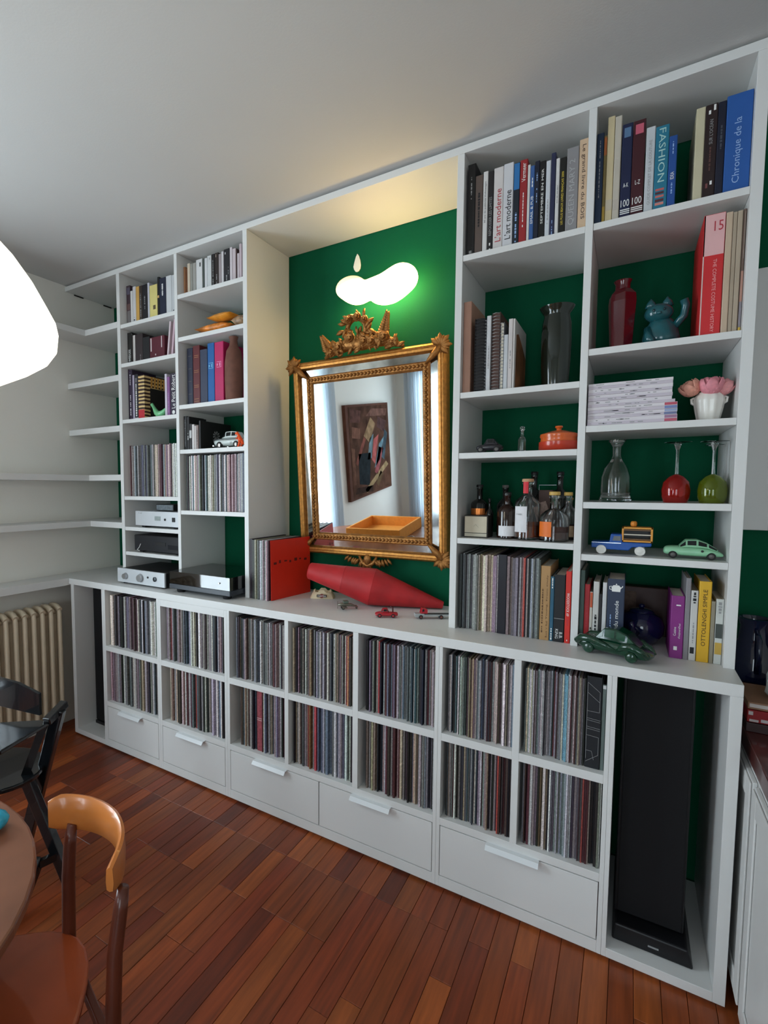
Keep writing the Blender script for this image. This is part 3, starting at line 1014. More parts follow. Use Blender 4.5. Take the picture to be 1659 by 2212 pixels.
def sleeves(code, x0, x1, z, y, where, group, single=True, hgt=0.313, more=0.0):
    global _rec_mesh
    code = ''.join(ch + (rr.choice('wgdkmwgs' + ch * 3) if rr.random() < more else '') for ch in code)
    ws = [rr.uniform(.6, 1.4) for _ in code]
    s = sum(ws)
    x = x0
    for ch, w in zip(code, ws):
        w = w / s * (x1 - x0)
        nm, rgb = PAL[ch]
        k = rr.uniform(.68, 1.15)
        gm = sum(rgb) / 3
        rgb = tuple(v * .66 + gm * .34 for v in rgb)
        c = lin(tuple(min(250, v * k + rr.uniform(-8, 8)) if True else v for v in [max(10, q) for q in rgb]))
        h = hgt * rr.uniform(.985, 1.004)
        dp = 0.31
        yy = y + rr.uniform(-.008, .014)
        if single:
            if _rec_mesh is None:
                mb = MB()
                mb.rings([[(-.5, 0, 0), (.5, 0, 0), (.5, 1, 0), (-.5, 1, 0)], [(-.5, 0, 1), (.5, 0, 1), (.5, 1, 1), (-.5, 1, 1)]])
                o = mb.build('record_sleeve', SLEEVE)
                _rec_mesh = o.data
            else:
                o = bpy.data.objects.new('record_sleeve', _rec_mesh)
                COL.objects.link(o)
            o.scale = (w - .0009, dp, h)
            o.location = (x + w / 2, yy, z + .0005)
            o.color = c
            tag(o, '%s-spined record sleeve %s' % (nm, where), 'record', group)
        else:
            b = len(stuff_v)
            xa, xb = x + .0004, x + w - .0004
            for zz in (z + .0005, z + .0005 + h):
                for q in (yy, yy + dp):
                    for p in (xa, xb):
                        stuff_v.append((p, q, zz))
            for f in [(0, 2, 3, 1), (4, 5, 7, 6), (0, 1, 5, 4), (2, 6, 7, 3), (0, 4, 6, 2), (1, 3, 7, 5)]:
                stuff_f.append(tuple(i + b for i in f))
                stuff_c.append(c)
        x += w


TOPR = ["cdddgkkwlpmMmbmMmnlwglwwwgg", "mMprkwggwggsslwcTcswgwwlmwknllww", "kdbkkmbdpwGgssnwGddgwwwMmppwpkmll", "TbTkkwkwgbTgwkwlswprrwsnwTTcTbroMpg",
        "kkkwdkwkrrknkMkMmMmwggssGtGtGdnsgMpwT", "kgwgktsGwgbTbTpggsnmMMppbbwTmm", "gcGwcMgGwgdgwgkMgMgwLLwMpMTpk"]
BOTR = ["pMMmmwmdwgkgwmbTwddwkk", "TTwTkbwprMmlMMrMkmwwkllwswkw", "bbTwTbTwdkkMwMcTkmlwkMMk", "kTTbblmropMrsslsslgsgswkk",
        "bTwTpTkknwMMbMMmMTmMbTcTwwggkwk", "kTmMkmkdTdGgnsnlwbmTkkwMrMbMbk", "mMMmkbbwTkwgggggwwdmMrMpkG"]
WHERE = {3: 'fourth bay from the tall speaker', 4: 'third bay from the tall speaker',
         5: 'second bay from the tall speaker', 6: 'bay beside the tall speaker'}
for i in range(7):
    x0, x1 = VX[i + 1][1], VX[i + 2][0]
    l0 = x0 + (.012 if i not in (2, 4) else .02)
    x1t = x1 - .003
    if i == 6:
        x1t = x1 - .062
    big = i >= 4
    sleeves(TOPR[i], l0, x1t, ZMT, .028, 'on the upper row, ' + WHERE.get(i, ''), 'records in the upper row under the worktop', big, more=.36 if big else .6)
    l1 = l0 + (.03 if i in (1, 2) else 0)
    if i == 2:
        # patterned thick box set in the middle of the bay
        a, b = xat(556, .45, .03), xat(567, .45, .03)
        sleeves(BOTR[i][:11], l1, a - .0005, ZLT, .028, '', '', False, more=.6)
        sleeves(BOTR[i][11:], b + .0005, x1t, ZLT, .028, '', '', False, more=.6)
        PATM = mat('red_print_cloth', (150, 70, 78), .7, var=.35, scale=70)
        bo = book(a, b, .027, ZLT, .312, (150, 70, 78), 'red patterned box set among the records in the lower row', None, depth=.31, m=PATM, pages=False,
                  name='box_set', cat='box set', bands=[(.50, .51, (206, 176, 176)), (.53, .54, (206, 176, 176))])
    else:
        sleeves(BOTR[i], l1, x1t if i < 6 else x1 - .003, ZLT, .028, 'on the lower row, ' + WHERE.get(i, ''), 'records in the lower row above the drawers', big, more=.36 if big else .6)

sleeves("pMwwdggssgwsgGgcTcpTMTpMpwwllw", BAY['A'][0] + .022, BAY['A'][1] - .002, SH['A'][3], YU + .03, '', '', False, more=.6)
sleeves("dgwwpmgkkwwccgbwgwsppMpwkgwgssw", BAY['B'][0] + .022, BAY['B'][1] - .002, SH['B'][4], YU + .03, '', '', False, more=.6)
me = bpy.data.meshes.new('vinyl_records')
me.from_pydata(stuff_v, [], stuff_f)
ca = me.color_attributes.new('sleeve_colour', 'FLOAT_COLOR', 'CORNER')
i = 0
for p, c in zip(me.polygons, stuff_c):
    for li in p.loop_indices:
        ca.data[li].color = c
SLEEVE2 = SLEEVE.copy()
SLEEVE2.name = 'record_sleeve_mixed'
[n for n in SLEEVE2.node_tree.nodes if n.type == 'MAPPING'][0].inputs['Scale'].default_value = (260, 5, 150)
nt = SLEEVE2.node_tree
at = nt.nodes.new('ShaderNodeVertexColor')
at.layer_name = 'sleeve_colour'
mx = [n for n in nt.nodes if n.type == 'MIX_RGB'][0]
nt.links.new(at.outputs['Color'], mx.inputs['Color1'])
me.materials.append(SLEEVE2)
vr = bpy.data.objects.new('vinyl_records', me)
COL.objects.link(vr)
tag(vr, 'record sleeves packed in the remaining bays and bookcase shelves', 'records', kind='stuff')

# records on the worktop in the right bookcase
xr = lambda px: xat(960 + px / 5.35, ZWT, yr)
sleeves("kwdkwgdwggwTTccTcmmw", xr(168), xr(600), ZWT, yr, 'left of the black box set, under the bottle shelf', 'records under the bottle shelf')
book(xr(601), xr(704), yr, ZWT, .318, (22, 20, 30), 'thick black box set between records under the bottle shelf', None, depth=.31, pages=False, name='box_set', cat='box set', rough=.35)
sleeves("mpmlmwprnmnlgggd", xr(706), xr(1088), ZWT, yr, 'right of the black box set, under the bottle shelf', 'records under the bottle shelf')
# line-drawn black slipcase at the end of the upper row
a, b = VX[8][0] - .060, VX[8][0] - .014
bo = book(a, b, .028, ZMT, .322, (20, 24, 30), 'thick black slipcase with thin white line drawing, next to the tall speaker', None, depth=.31, pages=False, name='slipcase', cat='box set')
mb = MB()
w = (b - a) / 2
for p, q in (((-w * .85, .03), (-w * .85, .3)), ((-w * .85, .3), (w * .75, .27)), ((w * .75, .27), (w * .75, .20)), ((w * .75, .20), (-w * .85, .20)),
             ((-w * .85, .265), (w * .75, .235)), ((-w * .85, .175), (w * .9, .172)), ((-w * .85, .168), (w * .9, .165)), ((-w * .85, .145), (w * .9, .142)),
             ((-w * .85, .138), (w * .9, .135)), ((-w * .85, .115), (w * .75, .112)), ((w * .75, .112), (w * .75, .05)), ((w * .75, .05), (-w * .85, .02)), ((-w * .85, .06), (-w * .1, .06)), ((-w * .1, .06), (w * .2, .03))):
    mb.bar((p[0], -.0004, p[1]), (q[0], -.0004, q[1]), .0009, .0009, (0, 1, 0))
mb.build('line_drawing', INKG, bo)
book(b + .001, VX[8][0] - .0015, .03, ZMT, .3, (92, 104, 100), 'grey-green worn box with a white torn top, at the end of the upper record row', None, depth=.31, pages=False, name='box_set', cat='box set', bands=[(.95, .99, (200, 200, 200))])

# ================================================================== the niche: mirror, lamp, things on the worktop
GOLD = mat('gilt_wood', (158, 108, 56), 0.42, metal=0.65, var=0.35, scale=40, bump=0.25, bscale=120)
GOLDB = mat('bright_gilt', (182, 126, 62), 0.36, metal=0.75, var=0.25, scale=60, bump=0.15, bscale=150)
MIRR = mat('mirror_glass', (232, 236, 236), 0.012, metal=1.0, var=0)
MIRO = mat('aged_mirror_glass', (205, 206, 200), 0.06, metal=1.0, var=0.3, scale=14)
TH = math.atan2(.085, 1.02)
MX, MW, MH = 1.881, 0.836, 1.032
mroot = thing('wall_mirror', M=Matrix.Translation((MX, .486, 1.252)) @ Matrix.Rotation(TH, 4, 'X'))
tag(mroot, 'gilt framed mirror with a carved crest on the green wall', 'mirror')
hw = MW / 2


def frame_ring(name, a0, a1, prof, m, smooth=True):
    """four mitred rails; prof: (inset from the outer edge, height towards the room)"""
    L = [(-1, 0), (1, 0), (0, -1), (0, 1)]
    cs = [(-hw, 0), (hw, 0), (hw, MH), (-hw, MH)]
    ins = [(1, 1), (-1, 1), (-1, -1), (1, -1)]
    for i in range(4):
        j = (i + 1) % 4
        rg = []
        for c, s in ((cs[i], ins[i]), (cs[j], ins[j])):
            rg.append([(c[0] + s[0] * p, -q, c[1] + s[1] * p) for p, q in prof])
        MB().rings(rg).build(name, m, mroot, smooth=smooth, angle=35)


frame_ring('frame_rail', 0, 0, [(0, -.045), (0, .0), (.004, .012), (.012, .018), (.02, .014), (.024, .018), (.034, .016), (.04, .006), (.044, -.004), (.044, -.045)], GOLDB)
frame_ring('inner_rail', 0, 0, [(.078, -.03), (.078, .000), (.084, .006), (.106, .006), (.112, .002), (.116, -.004), (.118, -.006), (.118, -.03)], GOLD)
MB().box(-hw + .02, hw - .02, .03, .045, .02, MH - .02).build('backing_board', mat('raw_wood', (96, 70, 46), .8), mroot)
MB().box(-hw + .117, hw - .117, .008, .012, .117, MH - .117).build('mirror_glass', MIRR, mroot)
for (x0, x1, z0, z1) in ((-hw + .043, -hw + .079, .079, MH - .079), (hw - .079, hw - .043, .079, MH - .079), (-hw + .079, hw - .079, .043, .079), (-hw + .079, hw - .079, MH - .079, MH - .043)):
    MB().box(x0, x1, .006, .01, z0, z1).build('border_glass', MIRO, mroot)
# beaded leaf moulding, far too fine to pick apart
mb = MB()
step = .019


def bead(x, z, ang):
    M = Matrix.Translation((x, -.008, z)) @ Matrix.Rotation(-ang, 4, 'Y')
    b = MB(M)
    b.lathe([(.001, -.0095), (.0088, -.004), (.0092, .002), (.001, .0105)], (0, 0, 0), 6)
    mb.v_off = len(mb.v)
    n = len(mb.v)
    mb.v += b.v
    mb.f += [tuple(i + n for i in f) for f in b.f]
    mb.mi += b.mi


n = int((MW - .194) / step)
for i in range(n + 1):
    x = -hw + .097 + (MW - .194) * i / n
    bead(x, .097, PI / 2)
    bead(x, MH - .097, PI / 2)
n = int((MH - .194) / step)
for i in range(n + 1):
    z = .097 + (MH - .194) * i / n
    bead(-hw + .097, z, 0)
    bead(hw - .097, z, 0)
mb.build('bead_moulding', GOLD, mroot, smooth=True)['kind'] = 'stuff'

# carved leaf, shared by every leaf of the ornaments
lm = MB()
rg = []
for t, w, lift in ((0, .12, 0), (.25, .34, .10), (.5, .42, .16), (.75, .28, .12), (1, .02, .0)):
    rg.append([(-w / 2, -lift * .4, t), (0, -lift - .10, t), (w / 2, -lift * .4, t), (0, .06 - lift * .3, t)])
lm.rings(rg)
leaf_mesh = None


def leaf(parent, x, y, z, ang, size, yaw=0.0, m=GOLD, wide=1.0):
    global leaf_mesh
    if leaf_mesh is None:
        o = lm.build('leaf', m, parent, smooth=True)
        leaf_mesh = o.data
    else:
        o = bpy.data.objects.new('leaf', leaf_mesh)
        COL.objects.link(o)
        o.parent = parent
    o.matrix_local = Matrix.Translation((x, y, z)) @ Matrix.Rotation(ang, 4, 'Y') @ Matrix.Rotation(yaw, 4, 'Z') @ Matrix.Diagonal((size * wide, size, size, 1))
    return o


rl = random.Random(5)
crest = MB()
# solid core of the crest: base scroll and the ring of the wreath
crest.tube([(-.215, -.004, MH + .004), (-.15, -.006, MH + .03), (-.08, -.008, MH + .05), (0, -.008, MH + .045), (.08, -.008, MH + .05), (.15, -.006, MH + .035), (.215, -.004, MH + .006)], [.008, .02, .03, .032, .03, .022, .008], 10)
RC0 = (-.03, MH + .118)
crest.tube([(RC0[0] + .05 * math.cos(a), -.008, RC0[1] + .052 * math.sin(a)) for a in [2 * PI * i / 20 for i in range(20)]], .0125, 8, closed=True)
crest.tube([(-.19, -.006, MH + .03), (-.21, -.008, MH + .06), (-.222, -.01, MH + .085)], [.012, .01, .005], 8)
crest.tube([(.11, -.006, MH + .05), (.125, -.008, MH + .1), (.13, -.01, MH + .14)], [.014, .012, .006], 8)
cro = crest.build('crest', GOLD, mroot, smooth=True)
for i in range(26):
    a = 2 * PI * i / 26
    r = .05 + (.012 if i % 2 else .0)
    leaf(cro, RC0[0] + r * math.cos(a), -.018, RC0[1] + r * math.sin(a), PI / 2 - a + rl.uniform(-.7, .7) - .9, rl.uniform(.036, .05), rl.uniform(-.6, .6), wide=1.25)
for i in range(92):
    t = rl.uniform(-1, 1)
    x = .20 * t
    hh = .10 * (1 - abs(t) ** 1.6)
    z = MH + rl.uniform(.0, 1.0) * hh
    leaf(cro, x, -.016 - rl.uniform(0, .018), z, rl.uniform(-1.3, 1.3) + .6 * t, rl.uniform(.032, .052), rl.uniform(-.8, .8), wide=1.35)
for (bx_, bz_, tx, tz, n) in ((-.18, .03, -.215, .092, 15), (.11, .05, .135, .148, 19)):
    for i in range(n):
        t = i / (n - 1)
        side = 1 if i % 2 else -1
        leaf(cro, bx_ + (tx - bx_) * t, -.014, MH + bz_ + (tz - bz_) * t, math.atan2(tx - bx_, tz - bz_) + side * (.75 - .55 * t), .046 - .012 * t, side * .5, wide=1.5)


def rose(parent, x, y, z, r, m=GOLD):
    b = MB()
    for k, (rr_, q) in enumerate(((1.0, 0), (.72, .35), (.42, .6))):
        b.lathe([(.2 * rr_ * r, -.5 * r + q * r), (rr_ * r, -.1 * r + q * r), (rr_ * r * .9, .12 * r + q * r), (rr_ * r * .55, .0 + q * r)], (0, 0, 0), 7 - k, start=k * .5)
    o = b.build('rosette', m, parent, smooth=True, angle=50)
    o.matrix_local = Matrix.Translation((x, y, z)) @ Matrix.Rotation(PI / 2, 4, 'X')
    return o


for (x, z, r) in ((-.12, .04, .034), (-.165, .02, .024), (.02, .05, .03), (.125, .055, .033), (.165, .025, .024), (-.065, .165, .022), (-.015, .172, .024), (.025, .155, .02), (-.055, .075, .03), (.06, .045, .03)):
    rose(cro, x, -.03, MH + z, r)
# corner ornaments and the lower cartouche
for sx in (-1, 1):
    for top in (0, 1):
        cx, cz = sx * (hw - .02), (MH - .02) if top else .02
        b = MB()
        b.ellipsoid((cx, -.012, cz), .034, .018, .034, 10, 7)
        b.tube([(cx - sx * .0, -.014, cz), (cx - sx * .045, -.016, cz + (-.045 if top else .045)), (cx - sx * .075, -.012, cz + (-.07 if top else .07))], [.02, .014, .005], 8)
        co = b.build('corner_ornament', GOLD, mroot, smooth=True)
        sz = 1 if top else -1
        for k in range(9):
            a = math.atan2(sx, sz) + (k - 4) * .42
            leaf(co, cx, -.024, cz, a, .045 if k % 2 else .055, 0, wide=1.4)
b = MB()
b.ellipsoid((0, -.018, -.012), .022, .014, .03, 12, 9)
b.tube([(-.05, -.01, .004), (-.03, -.014, -.03), (0, -.016, -.046), (.03, -.014, -.03), (.05, -.01, .004)], [.006, .011, .012, .011, .006], 8)
cart = b.build('cartouche', GOLD, mroot, smooth=True)
for i in range(16):
    t = -1 + 2 * i / 15
    leaf(cart, t * .11, -.012, .0 - .02 * (1 - abs(t)), PI + rl.uniform(-.6, .6) + t * -.9, .052 - .014 * abs(t), rl.uniform(-.4, .4), wide=1.3)

# ---- wall lamp: blown opal cloud, with its drop-shaped plug plate
def meta(elems, res, name, m, parent=None):
    mbd = bpy.data.metaballs.new(name)
    mbd.resolution = res
    mbd.render_resolution = res
    mbd.threshold = 0.3
    for (c, r, s) in elems:
        e = mbd.elements.new()
        e.type = 'ELLIPSOID'
        e.co = c
        e.radius = r
        e.size_x, e.size_y, e.size_z = s
    o = bpy.data.objects.new(name + '_meta', mbd)
    COL.objects.link(o)
    dg = bpy.context.evaluated_depsgraph_get()
    dg.update()
    me = bpy.data.meshes.new_from_object(o.evaluated_get(dg))
    bpy.data.objects.remove(o)
    me.materials.clear()
    me.materials.append(m)
    me.polygons.foreach_set('use_smooth', [True] * len(me.polygons))
    ob = bpy.data.objects.new(name, me)
    COL.objects.link(ob)
    if parent:
        ob.parent = parent
    return ob


LAMPM = mat('opal_glass_lit', (255, 250, 235), 0.3, var=0, emit=(255, 214, 138), estr=9.0)
# the bulb sits low inside the cloud: its lower half gives most of the light
_n = LAMPM.node_tree
_b = _n.nodes['Principled BSDF']
_tc = _n.nodes.new('ShaderNodeTexCoord')
_sp = _n.nodes.new('ShaderNodeSeparateXYZ')
_mr = _n.nodes.new('ShaderNodeMapRange')
_mr.inputs['From Min'].default_value = .06
_mr.inputs['From Max'].default_value = -.06
_mr.inputs['To Min'].default_value = 1.0
_mr.inputs['To Max'].default_value = 23.0
_n.links.new(_tc.outputs['Object'], _sp.inputs[0])
_ma = _n.nodes.new('ShaderNodeMath')
_ma.operation = 'MULTIPLY_ADD'
_ma.inputs[1].default_value = -.28
_n.links.new(_sp.outputs['X'], _ma.inputs[0])
_n.links.new(_sp.outputs['Z'], _ma.inputs[2])
_n.links.new(_ma.outputs[0], _mr.inputs['Value'])
_n.links.new(_mr.outputs['Result'], _b.inputs['Emission Strength'])
yl = .44
lampc = on(1, yl, 812, 612)
lroot = thing('wall_lamp', (lampc.x, YB, lampc.z), 'glowing white cloud-shaped lamp on the green wall above the mirror', 'lamp')


def lp(u, v, y=yl):
    p = on(1, y, u, v)
    return Vector((p.x - lampc.x, y - YB, p.z - lampc.z))


sh = meta([(lp(758, 622), .175, (.68, .5, .46)), (lp(775, 636), .15, (.75, .55, .46)), (lp(806, 622), .15, (.9, .55, .42)), (lp(838, 618), .17, (.8, .55, .55)), (lp(866, 603), .2, (.6, .5, .52)),
           (lp(836, 634), .17, (.75, .55, .42))], .012, 'lamp_shade', LAMPM, lroot)
MB().lathe([(.045, 0), (.05, .015), (.03, .05)], (0, 0, 0), 20).build('mounting_plate', WHITE, lroot).matrix_local = Matrix.Translation((.02, -.001, 0)) @ Matrix.Rotation(PI / 2, 4, 'X')
MB().tube([(.02, -.04, 0), (.02, -.07, 0)], .015, 12).build('stem', WHITE, lroot)
dc = on(1, YB - .004, 772, 568)
dp = [(0, .047), (.009, .034), (.017, .01), (.0205, -.015), (.018, -.032), (.010, -.043), (0, -.046), (-.010, -.043), (-.019, -.030), (-.023, -.016), (-.017, .008), (-.009, .032)]
o = MB().prism(dp, 1, -.006, .0).build('plug_cover', mat('cream_plastic', (226, 226, 214), .4), bevel=.002)
o.location = (dc.x, YB - .0005, dc.z)
tag(o, 'small drop-shaped white cover on the green wall above the lamp', 'cover plate')

# ---- records leaning by the niche panel
nx = lambda px, y=.150: xat(520 + px / 3.53, ZWT, y)
sleeves("kbcTdwgmwpM", UX[2][1] + .004, nx(212), ZWT, .150, 'in the niche, beside the red cover', 'records in the niche')
REDC = mat('vermilion_card', (214, 40, 18), .45, var=.05)
rc = MB().box(-.002, .002, 0, .312, 0, .312).build('record_cover', REDC, bevel=.0006)
rc.location = (nx(212) + .009, .162, ZWT + .0006)
rc.rotation_euler = (0, math.radians(-1.0), math.radians(-8))
tag(rc, 'bright vermilion record cover leaning in the niche with a row of cut-out letters', 'record')
b = MB()
for i in range(7):
    y0 = .02 + i * .04
    b.box(.0018, .0026, y0, y0 + (.014 if i % 2 else .022), .185 + .004 * (i % 3), .197 + .004 * ((i * 2) % 3))
b.build('lettering', mat('ink_dark_red', (96, 20, 14), .6, var=0), rc)
MB().box(-.0024, -.0018, -.0012, .02, .02, .3).build('spine_edge', BLACKM, rc)

# ---- red double-cone buoy
REDB = mat('worn_red_metal', (176, 34, 38), .5, var=.22, scale=9, bump=.12, bscale=30)
tip = Vector((2.285, .455, ZWT))
dh = Vector((-.95, -.31, 0)).normalized()
R0, r1, r2, L1, L2 = .092, .018, .042, .345, .335
al = math.asin((R0 - r1) / math.hypot(L1, R0 - r1)) * .995
axd = dh * math.cos(al) + Vector((0, 0, math.sin(al)))
upv = Vector((0, 0, math.cos(al))) - dh * math.sin(al)
sd = axd.cross(upv)
base = tip + upv * (r1 + .0035)
Mb = Matrix((sd, -upv, axd)).transposed().to_4x4()
Mb.translation = base
br = thing('buoy', M=Mb)
tag(br, 'red metal double-cone buoy lying on the worktop under the mirror', 'buoy')
MB().lathe([(r1 * .9, 0), (r1, .004), (r1 + (R0 - r1) * .5, L1 * .5), (R0, L1)], (0, 0, 0), 40).build('cone', REDB, br, smooth=True, angle=40)
MB().lathe([(R0, L1), (R0 + .001, L1 + .001), (R0 - (R0 - r2) * .45, L1 + L2 * .45)], (0, 0, 0), 40).build('cone', REDB, br, smooth=True, angle=40)
q = R0 - (R0 - r2) * .45
MB().lathe([(q + .0012, L1 + L2 * .45), (q - .002, L1 + L2 * .47), (r2, L1 + L2 - .006), (r2 * .8, L1 + L2)], (0, 0, 0), 40).build('nose_cone', REDB, br, smooth=True, angle=40)

# ---- cream ashtray
ac = on(2, ZWT, 684, 1291)
IVORY = mat('ivory_enamel', (222, 206, 172), .3, var=.04)
ar = thing('ashtray', (ac.x + .02, ac.y + .03, ZWT), 'small cream triangular ashtray with a dark printed badge', 'ashtray', rz=math.radians(25))
tri = []
b = MB()
rings_ = []
for z, s in ((0.0006, .082), (.02, .07), (.04, .058), (.044, .05), (.03, .04), (.016, .036)):
    ring = []
    for i in range(24):
        a = 2 * PI * i / 24
        f = 1 / max(.62, math.cos(((a + PI / 2 + PI / 4) % (PI / 2)) - PI / 4))
        f = min(f, 1.28)
        zz = z - (.012 if (z > .035 and i % 6 in (2, 3, 4)) else 0)
        ring.append((s * f * math.cos(a) * .8, s * f * math.sin(a) * .6, zz))
    rings_.append(ring)
b.rings(rings_).build('bowl', IVORY, ar, smooth=True, angle=40)
bd = MB().prism([(-.026, .012), (.026, .012), (.026, .024), (-.026, .024)], 1, -.0605, -.052).build('badge', mat('badge_brown', (56, 40, 34), .5, var=0), ar)
MB(Matrix.Translation((0, -.056, .018)) @ Matrix.Rotation(PI / 2, 4, 'X')).lathe([(.011, -.001), (.011, .0055)], (0, 0, 0), 16).build('badge_disc', mat('badge_red', (120, 40, 36), .5, var=0), ar)
text("MARTINI", ar, (0, -.0622, .018), .042, .008, INKW, 'flat', bold=.0)


# ---- little toys
def wheel(parent, x, y, z, r, w, tyre, hub, side=-1):
    o = MB().lathe([(r * .55, -w / 2), (r * .92, -w / 2), (r, -w * .3), (r, w * .3), (r * .92, w / 2), (r * .55, w / 2)], (0, 0, 0), 20).build('wheel', tyre, parent, smooth=True, angle=40)
    o.matrix_local = Matrix.Translation((x, y, z)) @ Matrix.Rotation(PI / 2, 4, 'X')
    h = MB().lathe([(r * .58, -w / 2 - .0002), (r * .58, w / 2 + .0002), (r * .2, w / 2 + r * .1)], (0, 0, 0), 16).build('hub_cap', hub, o, smooth=True, angle=40)
    return o


def car(root, lower, cabin, body, glassm, wheels, tyre, hub, sub=1, windows=True):
    """lower: (x, zb, zs, hw) stations; cabin: (x, zs, zr, hw) stations; nose towards -x"""
    b = MB()
    b.rings([[(x, -w, zb), (x, w, zb), (x, w * 1.02, zb + (zs - zb) * .55), (x, w * .86, zs), (x, -w * .86, zs), (x, -w * 1.02, zb + (zs - zb) * .55)] for x, zb, zs, w in lower])
    b.build('body', body, root, smooth=True, subsurf=sub)
    if cabin:
        b = MB()
        b.rings([[(x, -w, zs), (x, w, zs), (x, w * .8, zr), (x, -w * .8, zr)] for x, zs, zr, w in cabin])
        co = b.build('cabin', body, root, smooth=True, bevel=abs(cabin[0][3]) * .12, angle=60)
        if windows:
            for s in (-1, 1):
                for (x0, a0, b0, w0), (x1, a1, b1, w1) in zip(cabin[:-1], cabin[1:]):
                    if min(b0 - a0, b1 - a1) < .35 * max(q[2] - q[1] for q in cabin) and False:
                        continue
                    def pt(f, g_):
                        zb_ = a0 + (a1 - a0) * f
                        zt_ = b0 + (b1 - b0) * f
                        w_ = w0 + (w1 - w0) * f
                        return Vector((x0 + (x1 - x0) * f, s * w_ * (1 - .2 * g_), zb_ + (zt_ - zb_) * g_))
                    q = [pt(.1, .28), pt(.9, .28), pt(.9, .86), pt(.1, .86)]
                    if (q[2] - q[1]).length < .004 and (q[3] - q[0]).length < .004:
                        continue
                    n_ = (q[1] - q[0]).cross(q[3] - q[0])
                    if n_.length < 1e-9:
                        continue
                    n_.normalize()
                    if n_.y * s < 0:
                        n_ = -n_
                    t_ = abs(cabin[0][3]) * .03
                    MB().rings([[p - n_ * t_ * .2 for p in q], [p + n_ * t_ for p in q]]).build('window', glassm, root)
    for (x, z, r, w, hwid) in wheels:
        for s in (-1, 1):
            wheel(root, x, s * hwid, z, r, w, tyre, hub)


DARKG = mat('dark_window', (18, 22, 24), .15, var=0)
TYRE = mat('black_tyre', (26, 26, 27), .7, var=.1)
TYG = 'toy cars on the worktop under the mirror'
# red pickup
pc = on(2, ZWT, 830, 1335)
REDT = mat('toy_red_paint', (176, 26, 40), .3, var=.05, coat=.4)
t = thing('toy_pickup', (pc.x, pc.y + .02, ZWT + .0005), 'small red toy pickup with a dark hook on its bed', 'toy car', TYG, rz=math.radians(28))
car(t, [(-.05, .008, .016, .012), (-.046, .006, .022, .017), (-.02, .006, .026, .019), (.012, .006, .025, .019), (.05, .007, .022, .018), (.052, .009, .02, .016)],
    [(-.022, .024, .026, .016), (-.014, .024, .040, .016), (.004, .024, .041, .016), (.012, .024, .027, .016)], REDT, DARKG,
    [(-.03, .0095, .009, .007, .017), (.03, .0095, .009, .007, .017)], TYRE, REDT)
MB().tube([(.03, 0, .022), (.03, 0, .044), (.022, 0, .05), (.018, 0, .044)], .003, 8).build('crane', mat('toy_dark_red', (70, 20, 22), .5), t)
# grey car transporter with red cab
pc = on(2, ZWT, 905, 1335)
t = thing('toy_truck', (pc.x + .045, pc.y + .02, ZWT + .0005), 'grey toy car transporter with a red cab against the niche upright', 'toy car', TYG, rz=math.radians(32))
GREYT = mat('toy_grey_paint', (168, 172, 172), .35, var=.08, scale=40)
b = MB()
b.box(-.07, .08, -.014, -.011, .012, .02).box(-.07, .08, .011, .014, .012, .02).box(-.07, -.03, -.016, .016, .008, .024).box(.02, .024, -.011, .011, .013, .018).box(.07, .075, -.011, .011, .013, .018)
b.build('chassis', GREYT, t, bevel=.001)
MB().box(-.03, .09, -.011, .011, .019, .022).build('ramp', mat('toy_dark_grey', (60, 62, 64), .5), t)
MB().prism([(-.046, .024), (-.015, .024), (-.015, .042), (-.022, .048), (-.04, .048)], 1, -.015, .015).build('cab', REDT, t, bevel=.002)
for s in (-1, 1):
    MB().prism([(-.04, .034), (-.03, .034), (-.03, .044), (-.038, .044)], 1, s * .0145, s * .0156).build('window', DARKG, t)
for x in (-.045, .045):
    for s in (-1, 1):
        wheel(t, x, s * .016, .0095, .009, .007, TYRE, mat('toy_rust', (120, 70, 60), .5))
# grey metal biplane
pc = on(2, ZWT, 750, 1316)
t = thing('toy_plane', (pc.x, pc.y, ZWT + .0005), 'tiny grey metal toy plane with a square tail block on the worktop', 'toy plane', rz=math.radians(40))
TIN = mat('old_tin', (132, 128, 116), .4, metal=.7, var=.2, scale=60)
b = MB()
b.tube([(-.045, 0, .022), (-.03, 0, .024), (.02, 0, .02), (.05, 0, .012)], [.005, .009, .007, .002], 10)
b.build('fuselage', TIN, t, smooth=True)
MB().box(-.03, -.008, -.05, .05, .016, .0185).build('wing', TIN, t, bevel=.001)
MB().box(.036, .05, -.02, .02, .013, .015).build('tail_wing', TIN, t, bevel=.0006)
MB().box(-.02, .004, -.014, .014, .03, .042).build('upper_block', mat('toy_green_grey', (92, 104, 92), .5), t, bevel=.002)
MB().box(-.048, -.046, -.002, .002, .004, .04).build('propeller', TIN, t)
for s in (-1, 1):
    wheel(t, -.022, s * .012, .008, .0075, .005, TYRE, TIN)
    MB().tube([(-.022, s * .012, .008), (-.018, s * .008, .02)], .0016, 6).build('strut', TIN, t)
wheel(t, .046, 0, .0055, .005, .004, TYRE, TIN)

# ================================================================== hi-fi on the left bookcase
SILV = mat('silver_aluminium', (212, 216, 220), .32, metal=.35, var=.02)


def knob(parent, x, y, z, r, d, m, name='knob'):
    o = MB().lathe([(r, 0), (r, d * .85), (r * .9, d)], (0, 0, 0), 20).build(name, m, parent, smooth=True, angle=35)
    o.matrix_local = Matrix.Translation((x, y, z)) @ Matrix.Rotation(PI / 2, 4, 'X')
    return o


